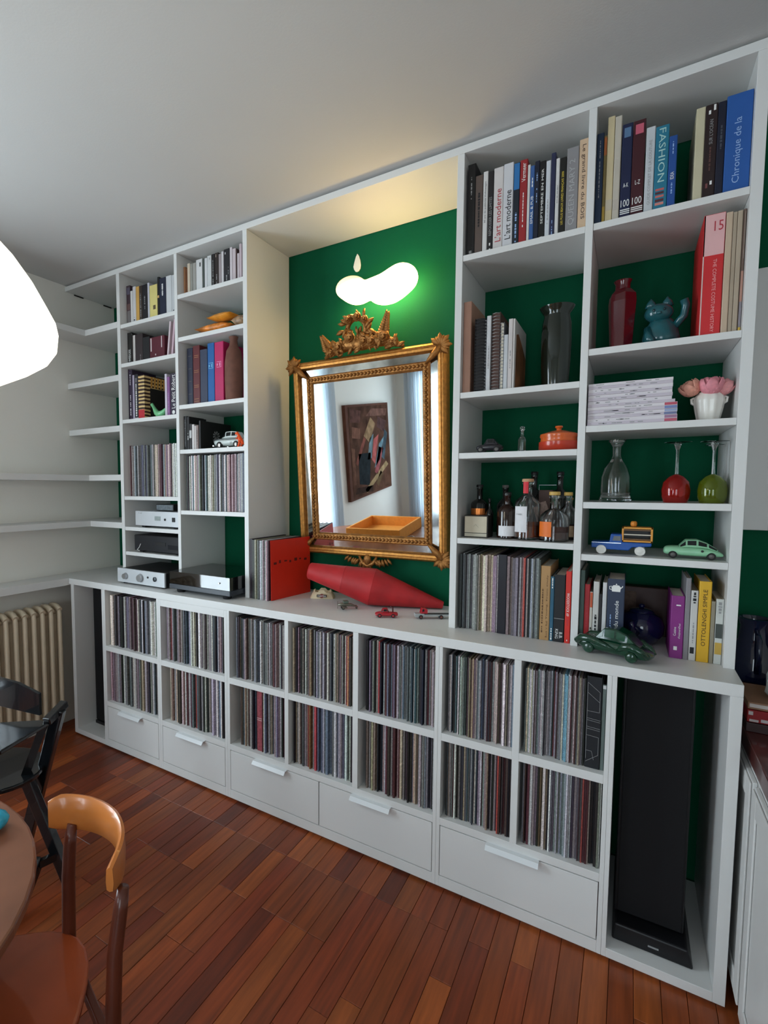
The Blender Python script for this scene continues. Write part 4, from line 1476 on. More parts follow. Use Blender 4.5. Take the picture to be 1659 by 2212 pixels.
# amplifier, overhanging the front of the bookcase
ax0, ax1, ay = .385, .800, .066
ah = zat(1226, ax0, ay) - ZWT
r = thing('amplifier', ((ax0 + ax1) / 2, ay, ZWT + .0005), 'silver-fronted amplifier with two round knobs on the worktop', 'amplifier')
w = (ax1 - ax0) / 2
MB().box(-w, w, 0, .012, .010, ah).build('front_panel', SILV, r, bevel=.0015)
MB().box(-w + .01, w - .01, .0125, .33, .010, ah - .004).build('case', BLACK, r, bevel=.001)
for sx in (-1, 1):
    for yy in (.03, .3):
        MB().lathe([(.014, 0), (.016, .0098)], (sx * (w - .04), yy, 0), 14).build('foot', BLACKM, r)
axp = lambda px: xat(200 + px / 8.295, ZWT + .06, ay) - (ax0 + ax1) / 2
for px, rad in ((595, .017), (860, .021)):
    k = knob(r, axp(px), -.0003, ah * .52, rad, .018, STEEL)
    MB().lathe([(rad * 1.25, 0), (rad * 1.25, .0008)], (0, 0, 0), 24).build('dial_ring', INKG, k)
knob(r, axp(992), -.0003, ah * .62, .006, .004, BLACK, 'lamp')
knob(r, axp(1118), -.0003, ah * .56, .014, .006, mat('gunmetal', (70, 74, 78), .35, metal=.8), 'power_switch')

# turntable under a clear lid
r = thing('turntable', (1.084, .045, ZWT + .0005), 'turntable with a smoked clear lid on the worktop beside the niche', 'turntable')
ACR = bpy.data.materials.new('smoked_acrylic')
ACR.use_nodes = True
_n = ACR.node_tree
_n.nodes.remove(_n.nodes['Principled BSDF'])
_t = _n.nodes.new('ShaderNodeBsdfTransparent')
_t.inputs[0].default_value = (.62, .66, .7, 1)
_g = _n.nodes.new('ShaderNodeBsdfGlossy')
_g.inputs['Roughness'].default_value = .04
_fr = _n.nodes.new('ShaderNodeFresnel')
_fr.inputs[0].default_value = 1.5
_mt = _n.nodes.new('ShaderNodeMath')
_mt.operation = 'MULTIPLY_ADD'
_mt.inputs[1].default_value = 1.3
_mt.inputs[2].default_value = .05
_x = _n.nodes.new('ShaderNodeMixShader')
_n.links.new(_fr.outputs[0], _mt.inputs[0])
_n.links.new(_mt.outputs[0], _x.inputs[0])
_n.links.new(_t.outputs[0], _x.inputs[1])
_n.links.new(_g.outputs[0], _x.inputs[2])
_n.links.new(_x.outputs[0], _n.nodes['Material Output'].inputs[0])
MB().box(-.222, .222, 0, .35, .022, .048).build('plinth', mat('plinth_grey', (52, 58, 66), .3), r, bevel=.002)
for sx in (-1, 1):
    for yy in (.04, .31):
        MB().lathe([(.022, 0), (.026, .018), (.02, .0218)], (sx * .17, yy, 0), 16).build('foot', BLACKM, r)
MB().lathe([(.148, .0485), (.148, .064), (.144, .066)], (-.03, .17, 0), 48).build('platter', BLACK, r, smooth=True, angle=40)
MB().tube([(.17, .30, .075), (.165, .16, .08), (.11, .09, .074)], .004, 8).build('tonearm', CHROME, r)
MB().lathe([(.025, .0485), (.025, .07), (.012, .085)], (.17, .30, 0), 16).build('arm_base', BLACK, r)
zt_ = zat(1251, 1.306, .045) - ZWT
b = MB()
b.box(-.220, .220, .002, .005, .050, zt_).box(-.220, .220, .345, .348, .050, zt_).box(-.220, -.217, .005, .345, .050, zt_).box(.217, .220, .005, .345, .050, zt_).box(-.220, .220, .002, .348, zt_, zt_ + .003)
b.build('dust_cover', ACR, r)
knob(r, .15, -.0005, .085, .004, .003, STEEL, 'hinge_stud')

# streaming amplifier and a little box on the shelf above
zs = SH['A'][4]
yq = YU + .012
x0, x1 = xat(240 + 275 / 5.184, zs, yq), BAY['A'][1] - .004
hh = zat(950 + 797 / 5.184, x0, yq) - zs
r = thing('audio_converter', ((x0 + x1) / 2, yq, zs + .0005), 'silver audio box with a small display, on the shelf over the black player', 'hi-fi unit')
w = (x1 - x0) / 2
MB().box(-w, w, 0, .01, .012, hh).build('front_panel', SILV, r, bevel=.0015)
MB().box(-w + .005, w - .005, .0105, .3, .012, hh - .002).build('case', SILV, r)
for sx in (-1, 1):
    MB().box(sx * (w - .05) - .015, sx * (w - .05) + .015, .02, .28, 0, .0118).build('foot', BLACKM, r)
px = lambda q: xat(240 + q / 5.184, zs, yq) - (x0 + x1) / 2
MB().box(px(490), px(555), -.001, .0005, hh * .46, hh * .72).build('display', mat('lcd_grey', (150, 160, 158), .3, var=.2, scale=90), r)
knob(r, px(607), -.0003, hh * .54, .007, .004, BLACK, 'button')
MB().box(px(685), px(720), -.0025, .0005, hh * .42, hh * .68).build('port', BLACK, r, bevel=.001)
text("LJJ", r, (px(330), -.0008, hh * .88), .03, .008, INKG, 'flat')
o = thing('small_device', ((x0 + x1) / 2 - .03, yq + .1, zs + hh + .001), 'small black box with a silver face, on the silver audio box', 'hi-fi unit')
MB().box(-.085, .07, 0, .12, 0, .04).build('case', BLACK, o, bevel=.002)
MB().box(-.08, .065, -.0015, 0, .004, .036).build('face', mat('grey_face', (120, 128, 134), .4, var=.3, scale=70), o)
# black player on the shelf below
zs = SH['A'][5]
x0 = xat(240 + 258 / 5.184, zs, yq)
hh = zat(950 + 1062 / 5.184, x0, yq) - zs
r = thing('disc_player', ((x0 + x1) / 2, yq + .004, zs + .0005), 'black disc player with a loose cable, on the shelf over the amplifier', 'hi-fi unit')
w = (x1 - x0) / 2
MB().box(-w, w, .004, .3, .010, hh).build('case', BLACK, r, bevel=.002)
MB().box(-w + .002, w - .002, 0, .0038, .012, hh - .002).build('front_panel', mat('dark_front', (26, 28, 34), .3), r, bevel=.001)
MB().box(-w * .05, w * .4, -.002, 0, hh * .45, hh * .66).build('disc_tray', BLACK, r, bevel=.0006)
MB().box(w * .5, w * .9, -.001, 0, hh * .3, hh * .55).build('display', mat('display_dark', (14, 20, 30), .2, var=0), r)
for sx in (-1, 1):
    MB().box(sx * (w - .04) - .014, sx * (w - .04) + .014, .02, .28, 0, .0098).build('foot', BLACKM, r)
MB().tube([(-w + .06, -.002, hh * .5), (-w + .05, -.004, hh * .3), (-w + .03, -.004, hh * .14), (-w + .05, -.003, hh * .1)], .0022, 6).build('cable', INKW, r)

# ================================================================== decor on the left bookcase
# orange snack packets
zs = SH['B'][1]
yq = YU + .05
PKT = mat('orange_foil', (214, 140, 44), .35, var=.25, scale=25, bump=.25, bscale=26)
PKT2 = mat('orange_print_foil', (206, 124, 48), .4, var=.5, scale=34, bump=.25, bscale=30)


def packet(x, y, z, L, w_, h_, rz, m, label, ry=0.0):
    b = MB()
    rg = []
    for t, f in ((-.5, .02), (-.44, .05), (-.36, .55), (-.2, .9), (0, 1), (.2, .9), (.36, .55), (.44, .05), (.5, .02)):
        rg.append([(t * L, .5 * w_ * (1 if abs(t) > .4 else .93) * math.cos(a), h_ * .5 * (1 + f * math.sin(a) * .98)) for a in [2 * PI * i / 12 for i in range(12)]])
    b.rings(rg)
    o = b.build('snack_packet', m, smooth=True, angle=60)
    o.location = (x, y, z)
    o.rotation_euler = (0, ry, rz)
    tag(o, label, 'packet', 'packets on the shelf above the albums')


xq = lambda q: xat(240 + q / 5.53, zs, yq)
yq = YU + .012
packet((xq(990) + xq(1400)) / 2, yq + .06, zs + .001, xq(1400) - xq(990), .11, .055, 0.06, PKT2, 'orange printed packet lying flat at the open end of the shelf')
packet(xq(1270), yq + .055, zs + .0575, xq(1410) - xq(1110), .10, .045, -.05, PKT, 'plain orange packet lying across the printed ones')
packet(xq(1492), yq + .06, zs + .001, xq(1574) - xq(1412), .11, .07, 0.0, mat('blue_orange_foil', (150, 120, 90), .4, var=.6, scale=40), 'orange and blue packet by the niche panel')

# brown stoneware vase beside the albums
zs = SH['B'][2]
yq = YU + .11
vx = xat((1450 + 1580) / 2 / 2.95, zs, yq)
top_ = zat(500 + 683 / 2.95, vx, yq) - zs
o = MB().lathe([(.03, 0), (.046, .004), (.05, top_ * .35), (.049, top_ * .6), (.04, top_ * .78), (.024, top_ * .86), (.02, top_ * .95), (.026, top_), (.018, top_), (.016, top_ * .9)], (0, 0, 0), 32).build('vase', mat('brown_stoneware', (112, 72, 58), .7, var=.15, scale=30), smooth=True, angle=60)
o.location = (min(vx, BAY['B'][1] - .053), yq - .03, zs + .0008)
tag(o, 'matt brown stoneware bottle vase beside the crimson album', 'vase')

# green glass bird
zs = SH['A'][2]
yq = YU + .05
gx = lambda q: xat(250 + q / 5.53, zs, yq)
GG = mat('green_art_glass', (120, 196, 140), .12, var=.1, coat=.5)
L = gx(580) - gx(395)
r = thing('glass_bird', (gx(490), yq + .02, zs + .0006), 'small green glass bird before the tiger-striped book', 'figurine')
b = MB()
rg = []
for t, w_, z0, z1 in ((-.5, .01, .082, .09), (-.42, .014, .070, .096), (-.34, .012, .052, .082), (-.2, .02, .014, .06), (0, .026, .0, .042), (.2, .022, .006, .044), (.38, .014, .022, .056), (.5, .006, .046, .064)):
    rg.append([(t * L, w_ * math.cos(a), (z0 + z1) / 2 + (z1 - z0) / 2 * math.sin(a)) for a in [2 * PI * i / 10 for i in range(10)]])
b.rings(rg).build('body', GG, r, smooth=True)
MB().lathe([(.006, 0), (.003, .006), (.0003, .014)], (0, 0, 0), 8).build('beak', GG, r).matrix_local = Matrix.Translation((-.48 * L, 0, .084)) @ Matrix.Rotation(-PI / 2, 4, 'Y')

# discs, dark boxes, white toy car, orange dinosaur
zs = SH['B'][3]
g = 'discs beside the white toy car'
prow(zs, YU + .03, 250, 760, 5.53, [
    (815, 851, 770, (26, 26, 28), 'tall black disc box at the bookcase upright', [(None, '', .1, .9, INKG, .2)], [], {'depth': .14, 'name': 'disc_case', 'cat': 'disc case'}),
    (854, 880, 778, (32, 30, 32), 'tall dark disc box, second from the upright', [(None, '', .3, .5, INKW, .3)], [], {'depth': .14, 'name': 'disc_case', 'cat': 'disc case'}),
    (882, 910, 862, (40, 38, 40), 'dark disc case with a white printed top', [], [(.45, .75, (190, 190, 190))], {'depth': .13, 'name': 'disc_case', 'cat': 'disc case'}),
    (912, 939, 868, (206, 200, 198), 'white disc case beside the dark printed one', [], [], {'depth': .13, 'name': 'disc_case', 'cat': 'disc case'}),
    (941, 963, 885, (198, 190, 188), 'off-white disc case, second white one', [], [], {'depth': .13, 'name': 'disc_case', 'cat': 'disc case'}),
    (965, 986, 880, (150, 132, 128), 'grey-pink disc case left of the black box', [(None, '', .2, .8, INKK, .3)], [], {'depth': .13, 'name': 'disc_case', 'cat': 'disc case'}),
], g)
yq = YU + .03
cx = lambda q, y=yq: xat(250 + q / 5.53, zs, y)
o = MB().box(0, .012, 0, .26, 0, .16).build('record_box', mat('black_card', (22, 18, 18), .5), bevel=.001)
o.location = (cx(988) + .002, yq + .004, zs + .0006)
tag(o, 'flat black box with a white flower print, standing beside the discs', 'box')
b = MB()
for i in range(9):
    a = i * 2 * PI / 9
    b.prism([(.13 + .006 * math.cos(a), .085 + .006 * math.sin(a)), (.13 + .026 * math.cos(a - .18), .085 + .022 * math.sin(a - .18)), (.13 + .03 * math.cos(a), .085 + .028 * math.sin(a)), (.13 + .026 * math.cos(a + .2), .085 + .022 * math.sin(a + .2))], 0, .0122, .0126)
b.build('flower_print', INKG, o)
# white saloon toy car
yq2 = YU + .06
x0 = cx(1152, yq2)
L = .21
r = thing('toy_saloon', (x0 + L / 2, yq2 + .045, zs + .0006), 'white toy saloon car with a dark side stripe beside the disc cases', 'toy car')
WPT = mat('toy_white_paint', (206, 214, 210), .3, var=.03, coat=.3)
car(r, [(-.105, .02, .048, .03), (-.1, .016, .056, .036), (-.06, .014, .06, .039), (.0, .013, .061, .04), (.06, .014, .06, .039), (.1, .016, .056, .036), (.105, .02, .05, .032)],
    [(-.045, .058, .061, .034), (-.018, .058, .092, .034), (.022, .058, .094, .034), (.055, .058, .09, .034), (.072, .058, .062, .034)], WPT, DARKG,
    [(-.058, .02, .019, .012, .036), (.062, .02, .019, .012, .036)], TYRE, CHROME)
MB().box(-.1, .1, -.0412, .0412, .048, .051).build('side_stripe', BLACK, r)
MB().tube([(-.107, -.034, .018), (-.110, 0, .018), (-.107, .034, .018)], .004, 8).build('bumper', CHROME, r)
for s in (-1, 1):
    knob(r, 0, 0, 0, .006, .003, CHROME, 'headlamp').matrix_local = Matrix.Translation((-.105, s * .024, .042)) @ Matrix.Rotation(-PI / 2, 4, 'Y')
MB().tube([(-.03, -.02, .062), (-.03, -.02, .075)], .0015, 6).build('mirror_stalk', CHROME, r)
text("57", r, (.03, -.0418, .03), .016, .012, INKK, 'flat')
# orange dinosaur
yq3 = YU + .015
dx = xat(250 + 1490 / 5.53, zs, yq3)
ORP = mat('orange_plastic', (244, 84, 20), .45, var=.05)
b = MB()
b.tube([(.022, 0, .012), (.012, 0, .022), (.0, 0, .034), (-.008, 0, .05), (-.014, 0, .064), (-.022, 0, .072), (-.034, 0, .07)], [.003, .009, .014, .011, .007, .009, .004], 10)
o = b.build('body', ORP, None, smooth=True)
r = thing('toy_dinosaur', (dx, yq3, zs + .0006), 'small bright orange toy dinosaur in front of the white toy car', 'toy')
o.parent = r
for s in (-1, 1):
    MB().tube([(.004, s * .008, .03), (.0, s * .011, .014), (-.004, s * .011, .003), (-.012, s * .011, .003)], [.007, .006, .004, .003], 8).build('leg', ORP, r, smooth=True)
    MB().tube([(-.008, s * .008, .05), (-.016, s * .012, .044), (-.02, s * .012, .038)], [.004, .003, .002], 6).build('arm', ORP, r, smooth=True)

# ================================================================== right bookcase
def lathe_obj(name, prof, m, loc, label=None, cat=None, group=None, n=32, ang=50, parent=None):
    o = MB().lathe(prof, (0, 0, 0), n).build(name, m, parent, smooth=True, angle=ang)
    o.location = loc
    if label:
        tag(o, label, cat, group)
    return o


# --- notebooks and the dark glass jar
zs = SH['C'][1]
yq = YU + .03
g = 'notebooks beside the dark glass jar'
nb = prow(zs, yq, 980, 580, 5.53, [
    (82, 192, 400, (186, 142, 122), 'thick salmon cloth box file at the upright', [], [], {'depth': .26}),
    (378, 430, 566, (204, 204, 206), 'white book standing between two spiral notebooks', [(None, '', .3, .6, INKG, .2)]),
    (586, 636, 792, (196, 198, 202), 'short white book right of the brown spiral notebook', [], [], {'depth': .17}),
    (638, 690, 602, (204, 196, 194), 'tall off-white slim book, left of the picture book', [(None, '', .3, .55, INKG, .2)]),
    (692, 716, 600, (206, 200, 196), 'slim book with a brown picture on its cover', [], [], {'depth': .24}),
], g, .2)
pb = nb[4]
pw = (xat(980 + 716 / 5.53, zs, yq) - xat(980 + 692 / 5.53, zs, yq)) / 2
hpb = zat(580 + 600 / 5.53, pb.location.x, yq) - zs
b = MB()
b.prism([(.02, .0), (.235, .0), (.235, hpb * .6), (.16, hpb * .72), (.07, hpb * .84), (.03, hpb * .8)], 0, pw - .0006, pw + .0004)
b.build('cover_picture', mat('brown_print', (132, 84, 52), .6, var=.5, scale=14), pb)


def spiral_notebook(xa, xb, top, rgb, label, ring):
    x0, x1 = xat(980 + xa / 5.53, zs, yq), xat(980 + xb / 5.53, zs, yq)
    hh_ = zat(580 + top / 5.53, (x0 + x1) / 2, yq) - zs
    w_ = (x1 - x0) / 2 - .0006
    r_ = thing('spiral_notebook', ((x0 + x1) / 2, yq, zs + .0006), label, 'notebook', g)
    MB().box(-w_, -w_ + .002, .006, .2, 0, hh_).build('cover', col_mat(rgb), r_)
    MB().box(w_ - .002, w_, .006, .2, 0, hh_).build('cover', col_mat(rgb), r_)
    MB().box(-w_ + .002, w_ - .002, .008, .196, .002, hh_ - .003).build('pages', PAGES if sum(rgb) > 200 else col_mat(rgb), r_)
    b_ = MB()
    n_ = int(hh_ / .0125)
    for i_ in range(n_):
        z_ = .008 + i_ * (hh_ - .014) / max(1, n_ - 1)
        b_.tube([(-w_ * .8, .010, z_), (-w_ * .9, .0, z_), (0, -.005, z_ + .001), (w_ * .9, .0, z_), (w_ * .8, .010, z_)], .0013, 5)
    b_.build('wire_binding', ring, r_, smooth=True)['kind'] = 'stuff'


spiral_notebook(232, 356, 590, (24, 22, 24), 'thick black spiral notebook beside the salmon box file', mat('black_wire', (60, 60, 64), .3, metal=.6))
spiral_notebook(357, 377, 610, (60, 60, 62), 'thin grey spiral notebook beside the black one', STEEL)
spiral_notebook(436, 534, 520, (84, 58, 50), 'brown spiral notebook with bright wire loops', STEEL)
spiral_notebook(536, 584, 640, (110, 110, 116), 'grey spiral notebook with bright wire loops', STEEL)
SMK = mat('smoky_green_glass', (44, 54, 44), .08, var=0, trans=.55, coat=.5)
yj = YU + .15
jx = xat(980 + 1205 / 5.53, zs, yj)
jt = zat(580 + 470 / 5.53, jx, yj) - zs
jr = (xat(980 + 1395 / 5.53, zs, yj) - xat(980 + 1030 / 5.53, zs, yj)) / 2
lathe_obj('glass_jar', [(jr * .6, 0), (jr * .86, .006), (jr * .96, jt * .3), (jr * 1.0, jt * .6), (jr * .96, jt * .8), (jr * .86, jt * .88), (jr * .84, jt * .91), (jr * 1.08, jt * .97), (jr * 1.15, jt), (jr * 1.08, jt), (jr * .78, jt * .905), (jr * .88, jt * .78), (jr * .92, jt * .6), (jr * .88, jt * .3), (jr * .78, .012)],
          SMK, (jx, yj, zs + .0008), 'large dark smoky glass jar with a flared rim', 'jar')

# --- third shelf: dark toy car, small clear bottle, orange casserole
zs = SH['C'][2]
yq = YU + .09
qx = lambda q, y=yq: xat(980 + q / 5.53, zs, y)
yq = YU + .02
r = thing('toy_roadster', ((qx(295) + qx(610)) / 2, yq + .04, zs + .0006), 'black toy car in the shade at the end of the shelf', 'toy car')
L = qx(610) - qx(295)
k = L / .21
kz = k * 1.35
BPT = mat('toy_black_paint', (40, 38, 44), .3, var=.1, coat=.3)
car(r, [(-.105 * k, .02 * kz, .036 * kz, .02), (-.09 * k, .012 * kz, .05 * kz, .026), (.0, .011 * kz, .055 * kz, .028), (.08 * k, .012 * kz, .052 * kz, .026), (.105 * k, .02 * kz, .04 * kz, .02)],
    [(-.04 * k, .046 * kz, .05 * kz, .024), (-.015 * k, .048 * kz, .082 * kz, .024), (.035 * k, .048 * kz, .082 * kz, .024), (.07 * k, .046 * kz, .052 * kz, .024)], BPT, DARKG,
    [(-.062 * k, .0185 * kz, .018 * kz, .008, .024), (.062 * k, .0185 * kz, .018 * kz, .008, .024)], TYRE, mat('dull_hub', (90, 86, 84), .4, metal=.5))
yq = YU + .09
bxx = qx(808)
bt = zat(860 + 335 / 5.53, bxx, yq) - zs
br_ = (qx(856) - qx(758)) / 2
r = thing('pharmacy_bottle', (bxx, yq + .01, zs + .0006), 'tiny clear glass bottle with a stopper beside the orange pot', 'bottle')
lathe_obj('bottle_body', [(br_ * .7, 0), (br_, .003), (br_, bt * .48), (br_ * .8, bt * .56), (br_ * .42, bt * .62), (br_ * .4, bt * .84), (br_ * .62, bt * .87), (br_ * .62, bt * .885), (br_ * .34, bt * .885), (br_ * .34, bt * .62), (br_ * .86, bt * .46), (br_ * .86, .008), (.001, .006)], GLASS, (0, 0, 0), parent=r)
lathe_obj('stopper', [(br_ * .3, bt * .8), (br_ * .3, bt * .89), (br_ * .6, bt * .93), (br_ * .55, bt * .98), (.001, bt)], GLASS, (0, 0, 0), parent=r)
OTR = mat('orange_enamel', (206, 92, 34), .25, var=.12, scale=20, coat=.4)
RED2 = mat('red_orange_enamel', (186, 54, 30), .25, var=.1, scale=20, coat=.4)
pyq = YU + .035
px0 = xat(980 + 1058 / 5.53, zs, pyq)
pr = .07
px_ = px0 + pr
pt_ = zat(860 + 325 / 5.53, px_, pyq + .07) - zs
px_ = min(px_, BAY['C'][1] - pr - .003)
r = thing('casserole', (px_, pyq + .07, zs + .0006), 'orange lidded casserole with a round knob', 'casserole')
lathe_obj('pot', [(pr * .9, 0), (pr, .006), (pr, pt_ * .36), (pr * .94, pt_ * .37), (pr * .9, .01), (.001, .008)], RED2, (0, 0, 0), parent=r, n=48)
lid = lathe_obj('lid', [(pr * .93, pt_ * .372), (pr * .90, pt_ * .5), (pr * .95, pt_ * .56), (pr * .93, pt_ * .66), (pr * .8, pt_ * .7), (pr * .4, pt_ * .78), (pr * .18, pt_ * .82), (pr * .0, pt_ * .82)], OTR, (0, 0, 0), parent=r, n=48)
lathe_obj('knob', [(pr * .13, pt_ * .82), (pr * .12, pt_ * .87), (pr * .2, pt_ * .93), (pr * .18, pt_ * .98), (.001, pt_)], OTR, (0, 0, 0), parent=lid)

# --- bottle shelf
zs = SH['C'][3]


def arc(r_, z0, z1, a0, a1, n=10, t=.0006):
    """curved label patch; angle 0 looks to -Y"""
    b_ = MB()
    rg_ = []
    for i_ in range(n + 1):
        a_ = a0 + (a1 - a0) * i_ / n
        s_, c_ = math.sin(a_), -math.cos(a_)
        rg_.append([(s_ * r_, c_ * r_, z0), (s_ * (r_ + t), c_ * (r_ + t), z0), (s_ * (r_ + t), c_ * (r_ + t), z1), (s_ * r_, c_ * r_, z1)])
    return b_.rings(rg_)


def bottle(u, top, rad, y, glass, label, shape='wine', liquid=None, fill=.5, cap=None, lab=None, lab2=None, neck=.32, cap_h=.1):
    x_ = xat(980 + u / 5.53, zs, y)
    h_ = zat(860 + top / 5.53, x_, y) - zs
    r_ = thing('liquor_bottle', (x_, y, zs + .0006), label, 'bottle', 'liquor bottles on the shelf')
    nr = rad * neck
    sh0, sh1 = {'wine': (.58, .74), 'round': (.45, .66), 'squat': (.62, .72)}[shape]
    prof = [(rad * .8, 0), (rad, .004), (rad, h_ * sh0), (rad * .9, h_ * (sh0 + (sh1 - sh0) * .35)), (rad * .6, h_ * (sh0 + (sh1 - sh0) * .75)), (nr, h_ * sh1), (nr, h_ * (1 - cap_h)), (nr * 1.15, h_ * (1 - cap_h * .9)), (nr * 1.15, h_ * (1 - cap_h * .6)),
            (nr * .8, h_ * (1 - cap_h * .6)), (nr * .75, h_ * sh1), (rad * .84, h_ * sh0), (rad * .93, .01), (.0005, .009)]
    lathe_obj('bottle_body', prof, glass, (0, 0, 0), parent=r_, n=28)
    if liquid:
        lathe_obj('liquid', [(.0005, .0105), (rad * .90, .011), (rad * .90, h_ * fill), (.0005, h_ * fill)], liquid, (0, 0, 0), parent=r_, n=28)
    if cap:
        lathe_obj('cap', [(nr * 1.0, h_ * (1 - cap_h * .55)), (nr * 1.25, h_ * (1 - cap_h * .5)), (nr * 1.25, h_ * .99), (nr * 1.1, h_), (.0005, h_)], cap, (0, 0, 0), parent=r_, n=20)
    if lab:
        z0, z1, a0, a1, m_ = lab
        arc(rad + .0004, h_ * z0, h_ * z1, a0, a1).build('label', m_, r_, smooth=True, angle=30)
    if lab2:
        z0, z1, a0, a1, m_ = lab2
        arc(nr * 1.2 + .0004, h_ * z0, h_ * z1, a0, a1, 6).build('neck_label', m_, r_, smooth=True, angle=30)
    return r_, h_


DKG = mat('dark_bottle_glass', (14, 18, 16), .08, var=0, coat=.5)
BRG = mat('brown_bottle_glass', (36, 18, 12), .08, var=0, coat=.5)
AMB = mat('amber_spirit', (190, 92, 26), .05, var=0, trans=.85, ior=1.33)
AMB2 = mat('dark_amber_spirit', (120, 46, 18), .05, var=0, trans=.7, ior=1.33)
LABW = mat('label_white', (222, 220, 222), .6, var=.03, scale=60)
LABO = mat('label_orange', (226, 112, 34), .5, var=.06, scale=60)
LABB = mat('label_beige', (196, 164, 130), .6, var=.1, scale=60)
COP = mat('copper_band', (206, 120, 60), .3, metal=.8, var=.1)
CORK = mat('cork', (196, 152, 116), .8, var=.12, scale=150)
YCAP = mat('yellow_cap', (206, 168, 88), .45, var=.1)
yb_ = YU
bottle(300, 1035, .036, yb_ + .15, DKG, 'black bottle with a copper band behind the cream clock', 'squat', cap=BLACK, lab=(.42, .54, -.9, .9, COP))
bottle(605, 1040, .034, yb_ + .2, DKG, 'tall dark bottle standing behind the white-labelled brown one', 'wine', cap=mat('grey_cap', (90, 88, 84), .4))
bottle(632, 1125, .038, yb_ + .09, BRG, 'dark brown bottle with a low white label', 'wine', cap=DKG, lab=(.06, .28, -.75, 1.1, LABW))
bottle(420, 1200, .016, yb_ + .13, DKG, 'short dark bottle between the clock and the brown bottle', 'wine', cap=BLACK)
b4, h4 = bottle(868, 965, .048, yb_ + .085, GLASS, 'clear bottle with a large white label and a red neck strip', 'wine', AMB, .30, CORK, (.13, .55, -.95, .12, LABW), (.76, .95, -.7, .25, mat('label_red', (206, 30, 44), .5, var=0)), neck=.36)
text("PARK", b4, (-.02, -.0485, h4 * .42), .022, .007, INKG, 'flat')
b5, h5 = bottle(1190, 1118, .053, yb_ + .07, GLASS, 'round-shouldered bottle with an orange label and yellow cap', 'round', AMB2, .30, YCAP, (.10, .40, -1.05, -.05, LABO), None, neck=.30, cap_h=.14)
bottle(1352, 1125, .030, yb_ + .155, GLASS, 'clear bottle with a beige label beside the orange-labelled one', 'wine', AMB2, .33, YCAP, (.07, .30, -.4, .9, LABB), None, neck=.42, cap_h=.14)
bottle(1385, 1190, .022, yb_ + .235, GLASS, 'small bottle with a cork cap at the far end of the shelf', 'wine', AMB2, .3, YCAP)
bottle(945, 880, .036, yb_ + .25, DKG, 'dark green bottle rising behind the red-stripped one', 'wine', cap=BLACK)
bottle(1250, 880, .036, yb_ + .26, DKG, 'dark green bottle rising behind the round-shouldered one', 'wine', cap=BLACK)
# brown printed bottle carton in a wire frame
yc = yb_ + .17
x0, x1 = xat(980 + 1002 / 5.53, zs, yc), xat(980 + 1165 / 5.53, zs, yc)
hc = zat(860 + 1100 / 5.53, x0, yc) - zs
o = MB().box(-(x1 - x0) / 2, (x1 - x0) / 2, 0, .06, 0, hc).build('carton', mat('brown_carton', (78, 56, 48), .7, var=.15), bevel=.001)
o.location = ((x0 + x1) / 2, yc, zs + .0006)
tag(o, 'brown printed carton in a thin wire handle, behind the bottles', 'carton')
MB(Matrix.Translation((0, -.0006, hc * .45)) @ Matrix.Rotation(-.35, 4, 'Y')).box(-.022, .022, -.0004, .0, -.05, .06).build('printed_panel', mat('carton_panel', (150, 124, 112), .7, var=.3, scale=80), o)
text("VEST", o, (.006, -.0016, hc * .5), .03, .012, INKK, 'flat')
w = (x1 - x0) / 2
MB().tube([(-w, -.001, hc), (-w, -.001, hc + .02), (w * 1.5, -.001, hc + .02)], .001, 6).build('wire_handle', STEEL, o)
# cream desk clock
yc = yb_ + .05
x0, x1 = xat(980 + 118 / 5.53, zs, yc), xat(980 + 402 / 5.53, zs, yc)
hc = zat(860 + 1400 / 5.53, x0, yc) - zs
r = thing('desk_clock', ((x0 + x1) / 2, yc, zs + .0006), 'square cream-faced desk clock in a dark case', 'clock')
w = (x1 - x0) / 2
MB().box(-w, w, .004, .07, 0, hc).build('case', mat('clock_case', (54, 50, 46), .5), r, bevel=.002)
MB().box(-w + .004, w - .004, 0, .0038, hc * .22, hc - .004).build('face', mat('clock_face', (196, 184, 160), .5, var=.05), r)
MB().box(-w + .004, w - .004, 0, .0038, .004, hc * .19).build('lower_strip', mat('clock_strip', (188, 180, 160), .5), r)
b = MB()
b.bar((0, -.0005, hc * .6), (-.008, -.0005, hc * .5), .0008, .0008, (0, 1, 0))
b.bar((0, -.0005, hc * .6), (.011, -.0005, hc * .47), .0008, .0008, (0, 1, 0))
b.build('hands', mat('clock_hand', (150, 140, 120), .5, var=0), r)

# --- end column: red faceted vase and the glass cat
zs = SH['D'][1]
yq = YU + .12
qx = lambda q, y=yq: xat(1240 + q / 3.96, zs, y)
vx = qx(395)
vt = zat(440 + 665 / 3.96, vx, yq) - zs
vr_ = (qx(505) - qx(285)) / 2
RGL = mat('dark_red_glaze', (92, 14, 26), .12, var=.08, coat=.6)
r = thing('faceted_vase', (vx, yq, zs + .0006), 'dark red six-sided vase with a narrow neck', 'vase')
MB().lathe([(vr_ * .88, 0), (vr_ * .92, vt * .02), (vr_ * 1.16, vt * .7), (vr_ * 1.1, vt * .8), (vr_ * .66, vt * .88)], (0, 0, 0), 6, start=PI / 6 + .2).build('body', RGL, r, bevel=.002)
MB().lathe([(vr_ * .6, vt * .86), (vr_ * .58, vt * .95), (vr_ * .72, vt), (vr_ * .6, vt), (vr_ * .5, vt * .93)], (0, 0, 0), 24).build('neck', RGL, r, smooth=True, angle=40)
TEAL = mat('teal_glass', (32, 96, 104), .18, var=.12, scale=30, coat=.4, trans=.25)
cx_ = qx(735)
ch = zat(440 + 805 / 3.96, cx_, yq) - zs
s_ = ch / .16
